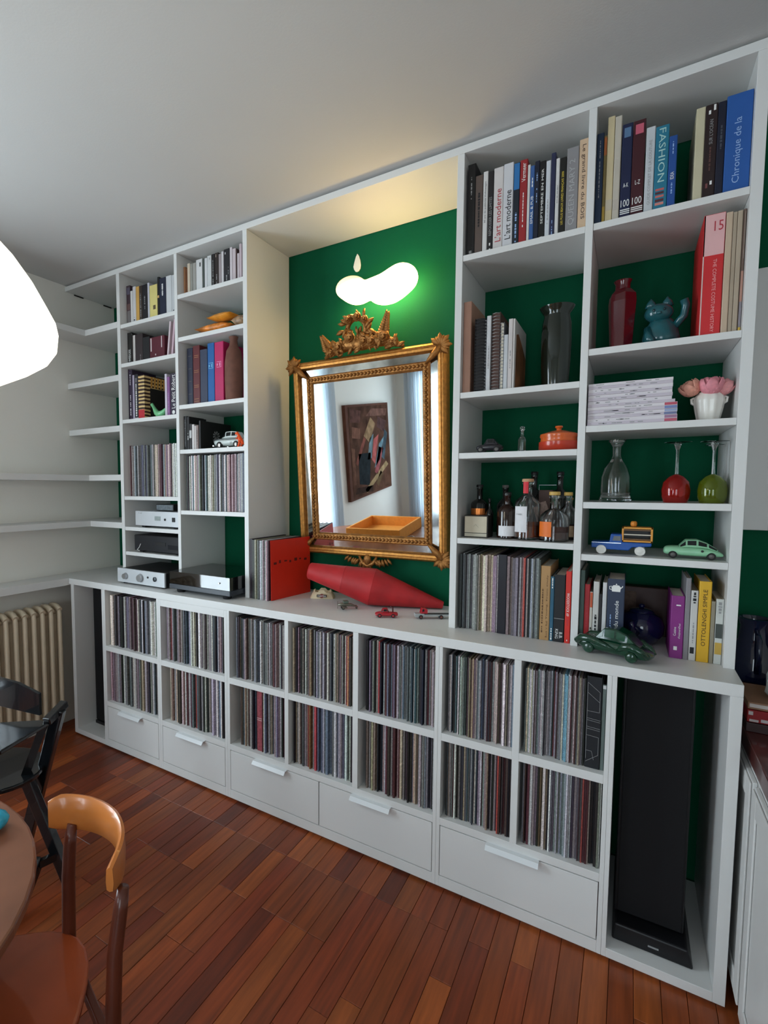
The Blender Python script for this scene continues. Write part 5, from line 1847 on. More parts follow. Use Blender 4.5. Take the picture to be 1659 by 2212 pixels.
r = thing('cat_figurine', (cx_, yq, zs + .0006), 'teal glass cat figurine with one raised paw', 'figurine')
b = MB()
b.lathe([(.03 * s_, 0), (.047 * s_, .006 * s_), (.052 * s_, .03 * s_), (.046 * s_, .06 * s_), (.034 * s_, .08 * s_), (.03 * s_, .088 * s_)], (0, 0, 0), 20, 1, .85)
b.build('body', TEAL, r, smooth=True)
b = MB()
b.ellipsoid((-.008 * s_, -.006 * s_, .11 * s_), .04 * s_, .034 * s_, .03 * s_, 18, 11)
hd = b.build('head', TEAL, r, smooth=True)
for sx in (-1, 1):
    MB().lathe([(.017 * s_, 0), (.012 * s_, .016 * s_), (.001, .03 * s_)], ((-.008 + sx * .022) * s_, -.004 * s_, .13 * s_), 10, 1, .6).build('ear', TEAL, hd, smooth=True)
    MB().ellipsoid(((-.008 + sx * .014) * s_, -.038 * s_, .113 * s_), .004 * s_, .003 * s_, .005 * s_, 8, 7).build('eye', mat('dark_teal', (16, 50, 56), .2, var=0), hd)
MB().ellipsoid((-.008 * s_, -.04 * s_, .103 * s_), .008 * s_, .005 * s_, .005 * s_, 8, 7).build('muzzle', TEAL, hd, smooth=True)
MB().tube([(.034 * s_, -.01 * s_, .06 * s_), (.058 * s_, -.014 * s_, .09 * s_), (.062 * s_, -.016 * s_, .12 * s_), (.056 * s_, -.018 * s_, .138 * s_)], [.012 * s_, .011 * s_, .011 * s_, .012 * s_], 10).build('raised_paw', TEAL, r, smooth=True)
MB().tube([(-.036 * s_, -.02 * s_, .06 * s_), (-.034 * s_, -.04 * s_, .03 * s_), (-.026 * s_, -.05 * s_, .01 * s_)], [.012 * s_, .012 * s_, .013 * s_], 10).build('paw', TEAL, r, smooth=True)

# --- magazines and the rose vase
zs = SH['D'][2]
yq = YU + .015
qx = lambda q, y=yq: xat(1240 + q / 3.96, zs, y)
edges = [600, 577, 556, 533, 512, 487, 468, 430, 405, 388, 368, 348, 330, 312, 290]   # tops of the pile at the upright
xm0 = BAY['D'][0] + .004
zprev = zs + .0006
rm = random.Random(2)
total = zat(760 + 222 / 3.96, qx(820), yq) - zs
nmag = 14
for i in range(nmag):
    hh = total / nmag * rm.uniform(.85, 1.15) - .0003
    wide = qx(878 if i < 6 else 853 if i == 6 else 830) + rm.uniform(-.001, .001)
    low = i < 6
    rgb = (206, 198, 206) if i % 3 else (214, 208, 212)
    o = MB().box(0, wide - xm0, 0, .27, 0, hh).build('magazine', col_mat((220, 214, 218) if i % 2 else (200, 190, 200), .55))
    o.location = (xm0, yq + rm.uniform(-.003, .004), zprev + .0004)
    tag(o, ('white magazine with a coloured spine end, low in the pile beside the roses' if low else 'white-spined magazine in the upper half of the pile beside the roses'), 'magazine', 'pile of magazines')
    if low:
        c = [(190, 90, 110), (160, 120, 150), (110, 120, 160), (150, 165, 200), (120, 135, 185), (190, 80, 100)][i]
        MB().box(wide - xm0 - .035, wide - xm0 - .001, -.0006, .0, hh * .1, hh * .9).build('spine_band', col_mat(c), o)
    scribble_m = MB()
    for k in range(6):
        a_ = rm.uniform(.02, .2)
        scribble_m.box(a_, a_ + rm.uniform(.005, .02), -.0004, 0, hh * .35, hh * .6)
    scribble_m.build('lettering', INKG, o)
    zprev += hh + .0004
yv = YU + .085
vx = xat(1240 + 1145 / 3.96, zs, yv)
vt = zat(760 + 350 / 3.96, vx, yv) - zs
vr_ = (xat(1240 + 1245 / 3.96, zs, yv) - xat(1240 + 1040 / 3.96, zs, yv)) / 2
PORC = mat('white_porcelain', (232, 228, 220), .25, var=.02, coat=.3)
r = thing('rose_vase', (vx, yv, zs + .0006), 'white ribbed porcelain vase holding pink roses', 'vase')
b = MB()
rings_ = []
for rr_, z_ in ((.86, 0), (.96, .02), (1.15, .35), (1.32, .7), (1.28, .84), (1.05, .93), (1.0, 1.0), (.85, 1.0), (.8, .9)):
    rings_.append([(vr_ * rr_ * (1 + .03 * math.cos(a * 10)) * math.cos(a), vr_ * rr_ * (1 + .03 * math.cos(a * 10)) * math.sin(a), vt * z_) for a in [2 * PI * i / 60 for i in range(60)]])
b.rings(rings_).build('vase_body', PORC, r, smooth=True)
b = MB()
for sx in (-1, 1):
    b.tube([(sx * vr_ * 1.25, 0, vt * .84), (sx * vr_ * 1.5, 0, vt * .8), (sx * vr_ * 1.45, 0, vt * .66), (sx * vr_ * 1.2, 0, vt * .6)], .004, 8)
b.build('handle', PORC, r, smooth=True)
# roses
pet = MB()
g0, g1 = [], []
NA, NE = 8, 7
for ie in range(NE):
    e_ = -1.25 + 2.35 * ie / (NE - 1)
    rimw = 1.0 if ie < NE - 2 else (.86 if ie == NE - 2 else .55)
    flare = .16 * max(0, ie - NE + 3) / 2
    r0_, r1_ = [], []
    for ia in range(NA):
        a_ = (-.62 + 1.24 * ia / (NA - 1)) * rimw
        for R_, L_l in ((1 + flare, r0_), (.94 + flare, r1_)):
            L_l.append((R_ * math.cos(e_) * math.sin(a_), -R_ * math.cos(e_) * math.cos(a_), R_ * math.sin(e_) * 1.0))
    g0.append(r0_)
    g1.append(r1_)
pet.rings([o_ + list(reversed(n_)) for o_, n_ in zip(g0, g1)])
pet_mesh = {}


def rose_flower(x, y, z, size, rgb, label, tilt, az):
    mname = 'petal_%d' % rgb[1]
    m_ = mat(mname, rgb, .6, var=.12, scale=3)
    f = thing('rose', M=Matrix.Translation((x, y, z)) @ Matrix.Rotation(az, 4, 'Z') @ Matrix.Rotation(tilt, 4, 'Y') @ Matrix.Translation((0, 0, size * .7)))
    tag(f, label, 'flower', 'roses in the porcelain vase')
    for ring, (n_, lay, sz, off) in enumerate(((3, .0, .34, 0), (4, .1, .55, .3), (5, .28, .78, .1), (6, .5, 1.0, .5))):
        for i_ in range(n_):
            a_ = 2 * PI * i_ / n_ + off
            if mname not in pet_mesh:
                o_ = pet.build('petal', m_, f, smooth=True)
                pet_mesh[mname] = o_.data
            else:
                o_ = bpy.data.objects.new('petal', pet_mesh[mname])
                COL.objects.link(o_)
                o_.parent = f
            s1 = size * sz
            o_.matrix_local = Matrix.Rotation(a_, 4, 'Z') @ Matrix.Translation((0, 0, -size * .12 * ring)) @ Matrix.Rotation(lay, 4, 'X') @ Matrix.Diagonal((s1, s1, s1, 1))
    MB().tube([(0, 0, -size * .6), (0, 0, -size * .95)], .002, 6).build('stem', mat('stem_green', (70, 100, 56), .6), f)


rose_flower(vx - .048, yv - .012, zs + vt + .010, .030, (226, 160, 140), 'peach rose leaning over the magazine side of the vase', -.6, .3)
rose_flower(vx + .002, yv - .022, zs + vt + .010, .033, (222, 140, 150), 'pink rose in the middle of the vase', -.1, 1.57)
rose_flower(vx + .03, yv - .004, zs + vt + .008, .030, (224, 150, 152), 'pale pink rose leaning towards the end upright', .45, -.1)
rose_flower(vx + .015, yv + .045, zs + vt + .010, .030, (218, 134, 146), 'deep pink rose behind the middle one', .3, -1.2)

# --- carafe and upturned goblets
zs = SH['D'][3]
yq = YU + .09
qx = lambda q, y=yq: xat(1240 + q / 3.96, zs, y)
cx_ = qx(350)
ct = zat(760 + 752 / 3.96, cx_, yq) - zs
cr_ = (qx(490) - qx(208)) / 2
lathe_obj('carafe', [(cr_ * .96, 0), (cr_, .003), (cr_ * .98, ct * .06), (cr_ * .9, ct * .09), (cr_ * .92, ct * .2), (cr_ * .88, ct * .4), (cr_ * .72, ct * .54), (cr_ * .36, ct * .66), (cr_ * .26, ct * .74), (cr_ * .27, ct * .88), (cr_ * .42, ct * .95), (cr_ * .52, ct * .96), (cr_ * .52, ct * .995), (cr_ * .42, ct),
                     (cr_ * .22, ct * .88), (cr_ * .21, ct * .74), (cr_ * .66, ct * .53), (cr_ * .83, ct * .4), (cr_ * .86, ct * .1), (.001, ct * .07)], GLASS, (cx_, yq, zs + .0006), 'clear glass carafe with a flared lip and heavy foot', 'carafe', n=40)


def goblet(q0, q1, topp, y, m_, label):
    x_ = (xat(1240 + q0 / 3.96, zs, y) + xat(1240 + q1 / 3.96, zs, y)) / 2
    R_ = (xat(1240 + q1 / 3.96, zs, y) - xat(1240 + q0 / 3.96, zs, y)) / 2
    h_ = zat(760 + topp / 3.96, x_, y) - zs
    r_ = thing('goblet', (x_, y, zs + .0006), label, 'goblet', 'upturned goblets')
    bh = h_ * .45
    lathe_obj('bowl', [(R_ * .82, 0), (R_ * .95, bh * .2), (R_, bh * .45), (R_ * .88, bh * .75), (R_ * .5, bh * .95), (R_ * .14, bh * 1.03), (R_ * .1, bh * 1.0), (R_ * .46, bh * .9), (R_ * .84, bh * .72), (R_ * .95, bh * .45), (R_ * .9, bh * .2), (R_ * .79, 0)], m_, (0, 0, 0), parent=r_, n=36)
    lathe_obj('stem', [(R_ * .12, bh * 1.03), (R_ * .1, h_ * .6), (R_ * .11, h_ * .86), (R_ * .25, h_ * .955), (.0005, h_ * .96)], GLASS, (0, 0, 0), parent=r_, n=20)
    lathe_obj('foot', [(R_ * .25, h_ * .96), (R_ * .95, h_ * .985), (R_ * .96, h_ * .99), (R_ * .2, h_), (.0005, h_)], GLASS, (0, 0, 0), parent=r_, n=36)


REDG = mat('red_glass', (226, 40, 30), .05, var=0, trans=.8, coat=.2)
GRNG = mat('olive_glass', (150, 168, 30), .05, var=0, trans=.8, coat=.2)
goblet(740, 992, 770, YU + .085, REDG, 'upturned goblet with a red bowl and clear stem')
goblet(1045, 1310, 762, YU + .075, GRNG, 'upturned goblet with an olive green bowl, nearer the shelf edge')
goblet(1085, 1265, 790, YU + .19, GRNG, 'upturned olive green goblet standing behind its twin')

# --- toy truck and pale green car
zs = SH['D'][4]
yq = YU + .045
qx = lambda q, y=yq: xat(1220 + q / 3.779, zs, y)
x0, x1 = qx(212), qx(712)
L = x1 - x0
r = thing('toy_truck', ((x0 + x1) / 2, yq + .035, zs + .0006), 'blue toy truck carrying an orange slatted box', 'toy truck')
BLU = mat('toy_blue_paint', (20, 78, 156), .45, var=.05)
ORB = mat('toy_orange_paint', (216, 146, 44), .4, var=.06)
wr = .0165
zz = lambda v: zat(1080 + v / 3.779, (x0 + x1) / 2, yq) - zs
fr = lambda q: (qx(q) - (x0 + x1) / 2)
MB().prism([(fr(214), zz(400)), (fr(214), zz(350)), (fr(360), zz(345)), (fr(368), zz(285)), (fr(380), zz(282)), (fr(462), zz(282)), (fr(465), zz(345)), (fr(705), zz(345)), (fr(705), zz(372)), (fr(545), zz(385)), (fr(520), zz(412)), (fr(340), zz(410)), (fr(300), zz(375)), (fr(255), zz(400))], 1, -.034, .034).build('body', BLU, r, bevel=.003)
for s in (-1, 1):
    MB().prism([(fr(385), zz(335)), (fr(452), zz(335)), (fr(450), zz(298)), (fr(395), zz(298))], 1, s * .0338, s * .0348).build('window', DARKG, r)
    MB().box(fr(216), fr(455), s * .034 - .0005, s * .034 + .0005, zz(357), zz(354)).build('trim_strip', CHROME, r)
b = MB()
z0, z1 = zz(342), zz(222)
xa, xb = fr(458), fr(712)
b.box(xa, xa + .006, -.033, .033, z0, z1).box(xb - .006, xb, -.033, .033, z0, z1).box(xa, xb, -.033, .033, z1 - .006, z1).box(xa, xb, -.033, .033, z0, z0 + .006)
b.build('cargo_box', ORB, r, bevel=.0008)
for k in range(3):
    zc_ = z0 + .010 + k * (z1 - z0 - .02) / 2
    MB().box(xa + .006, xb - .006, -.032, -.029, zc_ - .002, zc_ + .002).build('slat', mat('toy_pale', (206, 196, 180), .5) if k == 1 else mat('toy_brown', (110, 78, 44), .5), r)
MB().box(xa + .006, xb - .006, .024, .03, z0 + .006, z1 - .006).build('rear_wall', BLACK, r)
b = MB()
for i in range(8):
    a = 2 * PI * i / 8
    b.ellipsoid((fr(553) + .005 * math.cos(a), .005 * math.sin(a), z1 + .0105), .0055, .0055, .010, 8, 7)
b.build('pumpkin', mat('pumpkin', (226, 140, 50), .5), r, smooth=True)
WHL = mat('white_rubber', (222, 220, 214), .5, var=.03)
for q in (295, 612):
    for s in (-1, 1):
        wheel(r, fr(q), s * .031, wr, wr, .01, WHL, WHL)
# pale green saloon
x0, x1 = qx(803), qx(1303)
L = x1 - x0
k = L / .2
MINT = mat('toy_mint_paint', (142, 198, 158), .4, var=.1, scale=20, coat=.2)
r = thing('toy_saloon', ((x0 + x1) / 2, yq + .03, zs + .0006), 'pale mint green toy saloon with a sloping back', 'toy car')
car(r, [(-.1 * k, .02 * k, .034 * k, .02), (-.094 * k, .012 * k, .05 * k, .03), (-.06 * k, .010 * k, .052 * k, .034), (-.03 * k, .009 * k, .052 * k, .036), (.03 * k, .009 * k, .052 * k, .037), (.075 * k, .010 * k, .042 * k, .034), (.095 * k, .012 * k, .028 * k, .026), (.1 * k, .016 * k, .022 * k, .016)],
    [(-.046 * k, .046 * k, .052 * k, .031), (-.024 * k, .048 * k, .078 * k, .031), (.012 * k, .048 * k, .08 * k, .031), (.046 * k, .046 * k, .066 * k, .031), (.08 * k, .034 * k, .042 * k, .027)], MINT, DARKG,
    [(-.068 * k, .0155 * k, .015 * k, .01, .03), (.058 * k, .0155 * k, .015 * k, .01, .031)], TYRE, mat('dull_hub', (90, 86, 84), .4, metal=.5), sub=2)
MB().ellipsoid((.028 * k, -.0375, .035 * k), .004, .001, .004, 8, 7).build('badge', BLACK, r)
# dark green ceramic car on the worktop
fw, rw = on(2, ZWT, 1262, 1404), on(2, ZWT, 1378, 1433)
mid = (fw + rw) / 2
rz = math.atan2(rw.y - fw.y, rw.x - fw.x)
DGR = mat('bottle_green_glaze', (8, 54, 36), .22, var=.15, scale=20, coat=.5)
yo = .036
r = thing('ceramic_car', (mid.x - math.sin(rz) * yo - .004, mid.y + math.cos(rz) * yo - .016, ZWT + .0006), 'dark green glazed ceramic saloon car at the edge of the worktop', 'ornament', rz=rz)
k = (rw - fw).length / .165 * .82
z_ = .0013 * k * 1000
lowr = [(-.132 * k, .02, .046 * k, .024), (-.127 * k, .010, .062 * k, .036), (-.085 * k, .008, .070 * k, .04), (-.03 * k, .008, .073 * k, .042), (.04 * k, .008, .073 * k, .043), (.09 * k, .008, .066 * k, .042), (.13 * k, .010, .050 * k, .036), (.14 * k, .02, .036 * k, .024)]
car(r, lowr, [(-.056 * k, .064 * k, .072 * k, .036), (-.024 * k, .066 * k, .112 * k, .036), (.02 * k, .066 * k, .116 * k, .036), (.058 * k, .064 * k, .102 * k, .035), (.1 * k, .05 * k, .062 * k, .031)], DGR, mat('green_window', (22, 72, 48), .2, var=.1, coat=.4),
    [(-.078 * k, .0195, .019, .012, .037), (.082 * k, .0195, .019, .012, .038)], DGR, DGR, sub=1)
for s in (-1, 1):
    b = MB()
    b.tube([(-.128 * k, s * .03, .032), (-.105 * k, s * .036, .05), (-.07 * k, s * .039, .052), (-.01 * k, s * .04, .04), (.03 * k, s * .04, .03)], [.012, .014, .014, .009, .003], 10)
    b.build('front_fender', DGR, r, smooth=True)
    b = MB()
    b.tube([(.03 * k, s * .037, .03), (.055 * k, s * .04, .05), (.085 * k, s * .04, .052), (.115 * k, s * .037, .042), (.134 * k, s * .03, .026)], [.006, .013, .015, .012, .006], 10)
    b.build('rear_fender', DGR, r, smooth=True)
# blue teapot and dark box behind the cookery books
tp = on(2, ZWT, 1220 + 640 / 3.779, 1080 + 1205 / 3.779)
COB = mat('cobalt_glaze', (18, 24, 62), .1, var=.06, coat=.6)
r = thing('teapot', (tp.x - .008, tp.y + .08, ZWT + .0006), 'round dark cobalt blue teapot behind the ceramic car', 'teapot')
lathe_obj('pot', [(.04, 0), (.052, .006), (.072, .04), (.074, .07), (.062, .1), (.04, .115), (.036, .112), (.06, .096), (.07, .07), (.04, .012), (.001, .01)], COB, (0, 0, 0), parent=r, n=40)
lid = lathe_obj('lid', [(.04, .116), (.036, .124), (.012, .13), (.001, .131)], COB, (0, 0, 0), parent=r)
MB().ellipsoid((0, 0, .138), .011, .011, .009, 12, 9).build('knob', COB, lid, smooth=True)
MB().tube([(-.02, -.066, .05), (-.03, -.09, .07), (-.034, -.1, .095)], [.018, .012, .009], 12).build('spout', COB, r, smooth=True)
MB().tube([(.0, .062, .1), (.0, .095, .1), (.0, .1, .07), (.0, .07, .04)], .007, 10).build('handle', COB, r, smooth=True)
o = MB().box(-.1, .1, 0, .06, 0, .19).build('wooden_box', mat('dark_red_wood', (66, 34, 28), .5, var=.2, scale=14), bevel=.003)
o.location = (tp.x + .005, .47, ZWT + .0006)
tag(o, 'dark reddish wooden box standing behind the blue teapot', 'box')
MB().box(-.095, -.03, -.001, 0, .09, .17).build('paper_label', mat('old_label', (96, 74, 62), .7, var=.3, scale=60), o)

# ================================================================== loudspeakers
SPK = mat('black_speaker_cloth', (10, 10, 14), .85, var=.15, scale=200)
SPB = mat('black_speaker_case', (16, 16, 20), .45, var=.05)
r = thing('loudspeaker', (3.135, .10, .0446), 'tall black floor-standing loudspeaker on a flared foot', 'loudspeaker')
MB().box(-.1, .1, .02, .38, .062, .935).build('case', SPB, r, bevel=.004)
MB().box(-.092, .092, .004, .0195, .075, .925).build('grille', SPK, r, bevel=.003)
MB().prism([(-.105, .0), (.125, .0), (.118, .03), (.108, .061), (-.098, .061), (-.103, .03)], 1, -.045, .39).build('foot_plinth', SPB, r, bevel=.006)
MB().box(.0, .03, -.0465, -.045, .022, .028).build('maker_plate', STEEL, r)
r = thing('loudspeaker', (.205, .11, .0446), 'slim black loudspeaker inside the narrow bay by the radiator', 'loudspeaker')
MB().box(-.14, .09, .016, .34, .022, .93).build('case', SPB, r, bevel=.004)
MB().box(-.134, .084, .0, .0155, .03, .92).build('grille', SPK, r, bevel=.003)
MB().box(-.145, .095, .0, .35, 0, .0218).build('foot_plinth', SPB, r, bevel=.004)

# ================================================================== radiator
RADM = mat('radiator_enamel', (214, 198, 172), .4, var=.06, scale=6)
r = thing('radiator', (-.10, -.04, 0), 'cream cast-iron column radiator under the board on the left wall', 'radiator')
zt0, zb0 = .865, .10
nsec = 19
for i in range(nsec):
    y = -.0165 - i * .0555
    b = MB()
    for xx in (-.055, .0, .055):
        b.tube([(xx, y, zb0 + .02), (xx, y, zb0 + .06), (xx, y, zt0 - .06), (xx * .9, y, zt0 - .02)], [.012, .0155, .0155, .012], 8)
    b.tube([(-.06, y, zt0 - .035), (-.03, y, zt0 - .016), (0, y, zt0 - .012), (.03, y, zt0 - .016), (.06, y, zt0 - .035)], .018, 8, flat=1.2)
    b.tube([(-.06, y, zb0 + .035), (0, y, zb0 + .022), (.06, y, zb0 + .035)], .018, 8, flat=1.2)
    b.tube([(0, y - .0276, zt0 - .05), (0, y + .0276, zt0 - .05)], .02, 8)
    b.tube([(0, y - .0276, zb0 + .055), (0, y + .0276, zb0 + .055)], .02, 8)
    b.build('section', RADM, r, smooth=True, angle=60)
for y in (-.07, -.9):
    MB().box(-.04, .04, y - .012, y + .012, .0, zb0 + .02).build('foot', RADM, r, bevel=.004)
tag(MB().box(XL + .0005, XL + .012, -1.25, -.02, .0, .10).build('baseboard_left', WALLW), kind='structure')

# ================================================================== low sideboard at the right
DWOOD = mat('dark_mahogany', (78, 28, 24), .3, var=.2, scale=6, coat=.3)
r = thing('sideboard', (3.634, -.4, 0), 'white panelled sideboard with a dark mahogany top, beside the tall speaker', 'sideboard')
MB().box(-.27, .27, -.9, .935, .06, .795).build('carcass', WHITE, r, bevel=.002)
MB().box(-.25, .25, -.88, .93, .0, .06).build('plinth', WHITE, r)
for (y0, y1) in ((-.86, -.29), (-.27, .30), (.32, .89)):
    d = MB().box(-.282, -.2705, y0, y1, .09, .78).build('door', WHITE, r, bevel=.003)
    b = MB()
    b.box(-.288, -.2825, y0 + .005, y0 + .06, .095, .775).box(-.288, -.2825, y1 - .06, y1 - .005, .095, .775).box(-.288, -.2825, y0 + .06, y1 - .06, .715, .775).box(-.288, -.2825, y0 + .06, y1 - .06, .095, .155)
    b.build('door_frame', WHITE, d, bevel=.003)
MB().box(-.275, .29, -.92, .937, .7955, .853).build('top_board', DWOOD, r, bevel=.004)
ZS = .853

# things on it
GB = 'boxes piled on the sideboard'
def gamebox(x, y, z, w_, d_, h_, rgb, label, rz=0.0, bands=()):
    o_ = MB().box(0, w_, 0, d_, 0, h_).build('game_box', col_mat(rgb, .45, 'card'), bevel=.0015)
    o_.location = (x, y, z + .0006)
    o_.rotation_euler = (0, 0, rz)
    tag(o_, label, 'box', GB)
    for (a, b_, c, e, col) in bands:
        MB().box(a * w_, b_ * w_, -.0006, .0, c * h_, e * h_).build('printed_band', col_mat(col, .5, 'card'), o_)
    return o_


gamebox(3.362, .115, ZS, .30, .25, .028, (60, 40, 40), 'flat dark brown box at the bottom of the pile', bands=[(.2, .32, .2, .8, (200, 190, 180)), (.4, .5, .3, .7, (190, 170, 150))])
gamebox(3.364, .12, ZS + .0295, .055, .24, .038, (150, 26, 30), 'red box with white print on the flat brown box', bands=[(.05, .25, .6, .9, (210, 200, 200)), (.1, .5, .05, .25, (200, 190, 190)), (.6, .9, .1, .35, (200, 190, 190))])
gamebox(3.422, .125, ZS + .0295, .2, .22, .038, (20, 44, 84), 'dark blue box beside the red one')
gamebox(3.365, .125, ZS + .0690, .2, .2, .022, (150, 110, 84), 'tan box with a white strip on the red and blue boxes', bands=[(.02, .28, .3, .8, (214, 204, 198))])
# blue bottle, paper bag, plastic bag, behind the boxes
NAVYG = mat('navy_glass', (14, 22, 52), .08, var=0, coat=.6)
r = thing('blue_jug', (3.42, .43, ZS + .0006), 'dark navy glazed jug against the green wall', 'jug')
lathe_obj('body', [(.04, 0), (.06, .01), (.075, .1), (.07, .17), (.045, .22), (.04, .27), (.05, .3), (.044, .3), (.034, .27), (.06, .16), (.05, .02), (.001, .015)], NAVYG, (0, 0, 0), parent=r)
MB().tube([(0, -.05, .26), (0, -.09, .24), (0, -.1, .18), (0, -.07, .12)], .008, 10).build('handle', NAVYG, r, smooth=True)
b = MB()
rg = []
rb = random.Random(4)
for t, rr_ in ((0, .05), (.02, .06), (.07, .058), (.11, .045), (.135, .03), (.15, .034)):
    rg.append([(rr_ * (1 + rb.uniform(-.14, .14)) * math.cos(a), rr_ * (1 + rb.uniform(-.14, .14)) * math.sin(a) * .8, t) for a in [2 * PI * i / 14 for i in range(14)]])
o = b.rings(rg).build('plastic_bag', mat('translucent_bag', (206, 214, 214), .35, var=.08, scale=20, bump=.3, bscale=25), smooth=True, angle=60)
o.location = (3.475, .19, ZS + .0925)
tag(o, 'crumpled white plastic bag on the pile of boxes', 'bag')
b = MB()
b.box(-.06, .06, -.04, .04, 0, .24)
o = b.build('paper_bag', mat('brown_kraft', (140, 110, 84), .8, var=.08), bevel=.004)
o.location = (3.575, .42, ZS + .0006)
tag(o, 'brown kraft paper bag standing at the green wall', 'bag')
# white framed picture
r = thing('picture_frame', (3.665, YB - .0005, 1.46), 'white framed picture hanging on the green wall beyond the bookcase', 'picture')
fz = .935
b = MB()
b.box(-.305, -.21, -.028, 0, 0, fz).box(.21, .305, -.028, 0, 0, fz).box(-.21, .21, -.028, 0, 0, .095).box(-.21, .21, -.028, 0, fz - .095, fz)
b.build('frame', WHITE, r, bevel=.002)
MB().box(-.21, .21, -.012, -.002, .095, fz - .095).build('mount', mat('mount_card', (150, 146, 162), .7, var=.08), r)

# ================================================================== opal pendant
PEN = mat('opal_pendant_glass', (255, 252, 244), .25, var=0, emit=(255, 242, 216), estr=4.0)
pc = CAM + ray(-112, 690) * 1.0
r = thing('pendant_lamp', (pc.x, pc.y, pc.z), 'large glowing white opal glass pendant over the table', 'pendant lamp')
s_ = 1.0 / FPX
prof = [(0.5, -152), (40, -148), (92, -132), (152, -100), (192, -72), (210, -45), (214, -8), (210, 14), (192, 50), (167, 98), (132, 150), (92, 195), (56, 232), (34, 262), (30, 290)]
lathe_obj('shade', [(a * s_, b_ * s_ * .985) for a, b_ in prof], PEN, (0, 0, 0), parent=r, n=56)
lathe_obj('cap', [(32 * s_, 288 * s_), (34 * s_, 292 * s_), (30 * s_, 320 * s_), (5 * s_, 330 * s_)], STEEL, (0, 0, 0), parent=r, n=24)
MB().tube([(0, 0, 325 * s_), (0, 0, ZC - pc.z - .03)], .003, 8).build('cord', BLACK, r)
MB().lathe([(.05, ZC - pc.z - .035), (.05, ZC - pc.z - .001)], (0, 0, 0), 24).build('ceiling_rose', WHITE, r)

# ================================================================== dining table and what lies on it
TABW = mat('table_wood', (128, 82, 60), .35, var=.22, scale=5, coat=.35)
r = thing('dining_table', (1.1, -1.748, 0), 'oval wooden dining table with a rounded end', 'table')
pts = []
for i in range(25):
    a = -PI / 2 + PI * i / 24
    pts.append((.509 + .518 * math.cos(a), .518 * math.sin(a)))
for i in range(25):
    a = PI / 2 + PI * i / 24
    pts.append((-.509 + .518 * math.cos(a), .518 * math.sin(a)))
MB().prism(pts, 2, .712, .74).build('table_top', TABW, r, bevel=.006)
MB().prism([(p * .86, q * .82) for p, q in pts], 2, .63, .7115).build('apron', TABW, r)
for sx in (-1, 1):
    for sy in (-1, 1):
        MB().lathe([(.022, 0), (.03, .3), (.036, .63)], (sx * .42 - .15, sy * .3, 0), 16).build('leg', TABW, r, smooth=True, angle=40)
# turquoise wrapped packet
tq = on(2, .76, 2, 1778)
b = MB()
rg = []
for t, f in ((-.5, .3), (-.42, .7), (-.2, 1), (.1, .95), (.35, .8), (.47, .5), (.5, .2)):
    rg.append([(t * .16, .05 * f * math.cos(a) * (1 + rb.uniform(-.1, .1)), .024 + .0235 * f * math.sin(a)) for a in [2 * PI * i / 12 for i in range(12)]])
o = b.rings(rg).build('wrapped_packet', mat('turquoise_foil', (40, 160, 196), .25, var=.2, scale=30, bump=.3, bscale=40), smooth=True, angle=50)
o.location = (tq.x - .055, tq.y - .035, .7408)
o.rotation_euler = (0, 0, .5)
tag(o, 'crumpled turquoise packet at the edge of the dining table', 'packet')
# orange felt tray seen in the mirror
OFE = mat('orange_felt', (226, 146, 56), .8, var=.08, scale=40)
r = thing('storage_tray', (.88, -1.94, .7405), 'open orange felt tray on the dining table', 'tray')
for (x0, x1, y0, y1) in ((-.29, .29, -.31, -.288), (-.29, .29, .288, .31), (-.29, -.268, -.288, .288), (.268, .29, -.288, .288)):
    MB().box(x0, x1, y0, y1, 0, .11).build('side', OFE, r, bevel=.004)
MB().box(-.268, .268, -.288, .288, 0, .008).build('base', OFE, r)
for i, (x, y, a) in enumerate(((1.26, -1.62, .3), (1.3, -1.72, -.4), (1.22, -1.78, .9), (1.34, -1.6, 1.2))):
    o = MB().box(-.075, .075, -.05, .05, 0, .0006).build('photo_print', mat('print_white', (226, 228, 230), .4, var=0))
    o.location = (x, y, .7406 + i * .0009)
    o.rotation_euler = (0, 0, a)
    tag(o, 'black and white photo print lying on the dining table', 'photograph', 'photo prints on the table')
    MB().box(-.067, .067, -.042, .042, .0006, .0008).build('image', mat('print_grey', (70, 72, 80), .4, var=.7, scale=30), o)

# ================================================================== wooden chair
CHW = mat('beech_varnished', (202, 122, 58), .3, var=.12, scale=10, coat=.4)
CHD = mat('dark_beech', (92, 42, 26), .35, var=.15, scale=10, coat=.3)
r = thing('dining_chair', (1.86, -1.42, 0), 'varnished wooden dining chair with a curved plywood back', 'chair')
ox, oy = 1.86, -1.42
SEAT = mat('seat_plywood', (168, 78, 38), .35, var=.12, scale=8, coat=.4)
ring = []
for i in range(32):
    a = 2 * PI * i / 32
    rr_ = .215 * (1 + .05 * math.cos(4 * a))
    ring.append((rr_ * math.cos(a), rr_ * math.sin(a)))
MB().prism(ring, 2, .425, .45).build('seat', SEAT, r, bevel=.007)
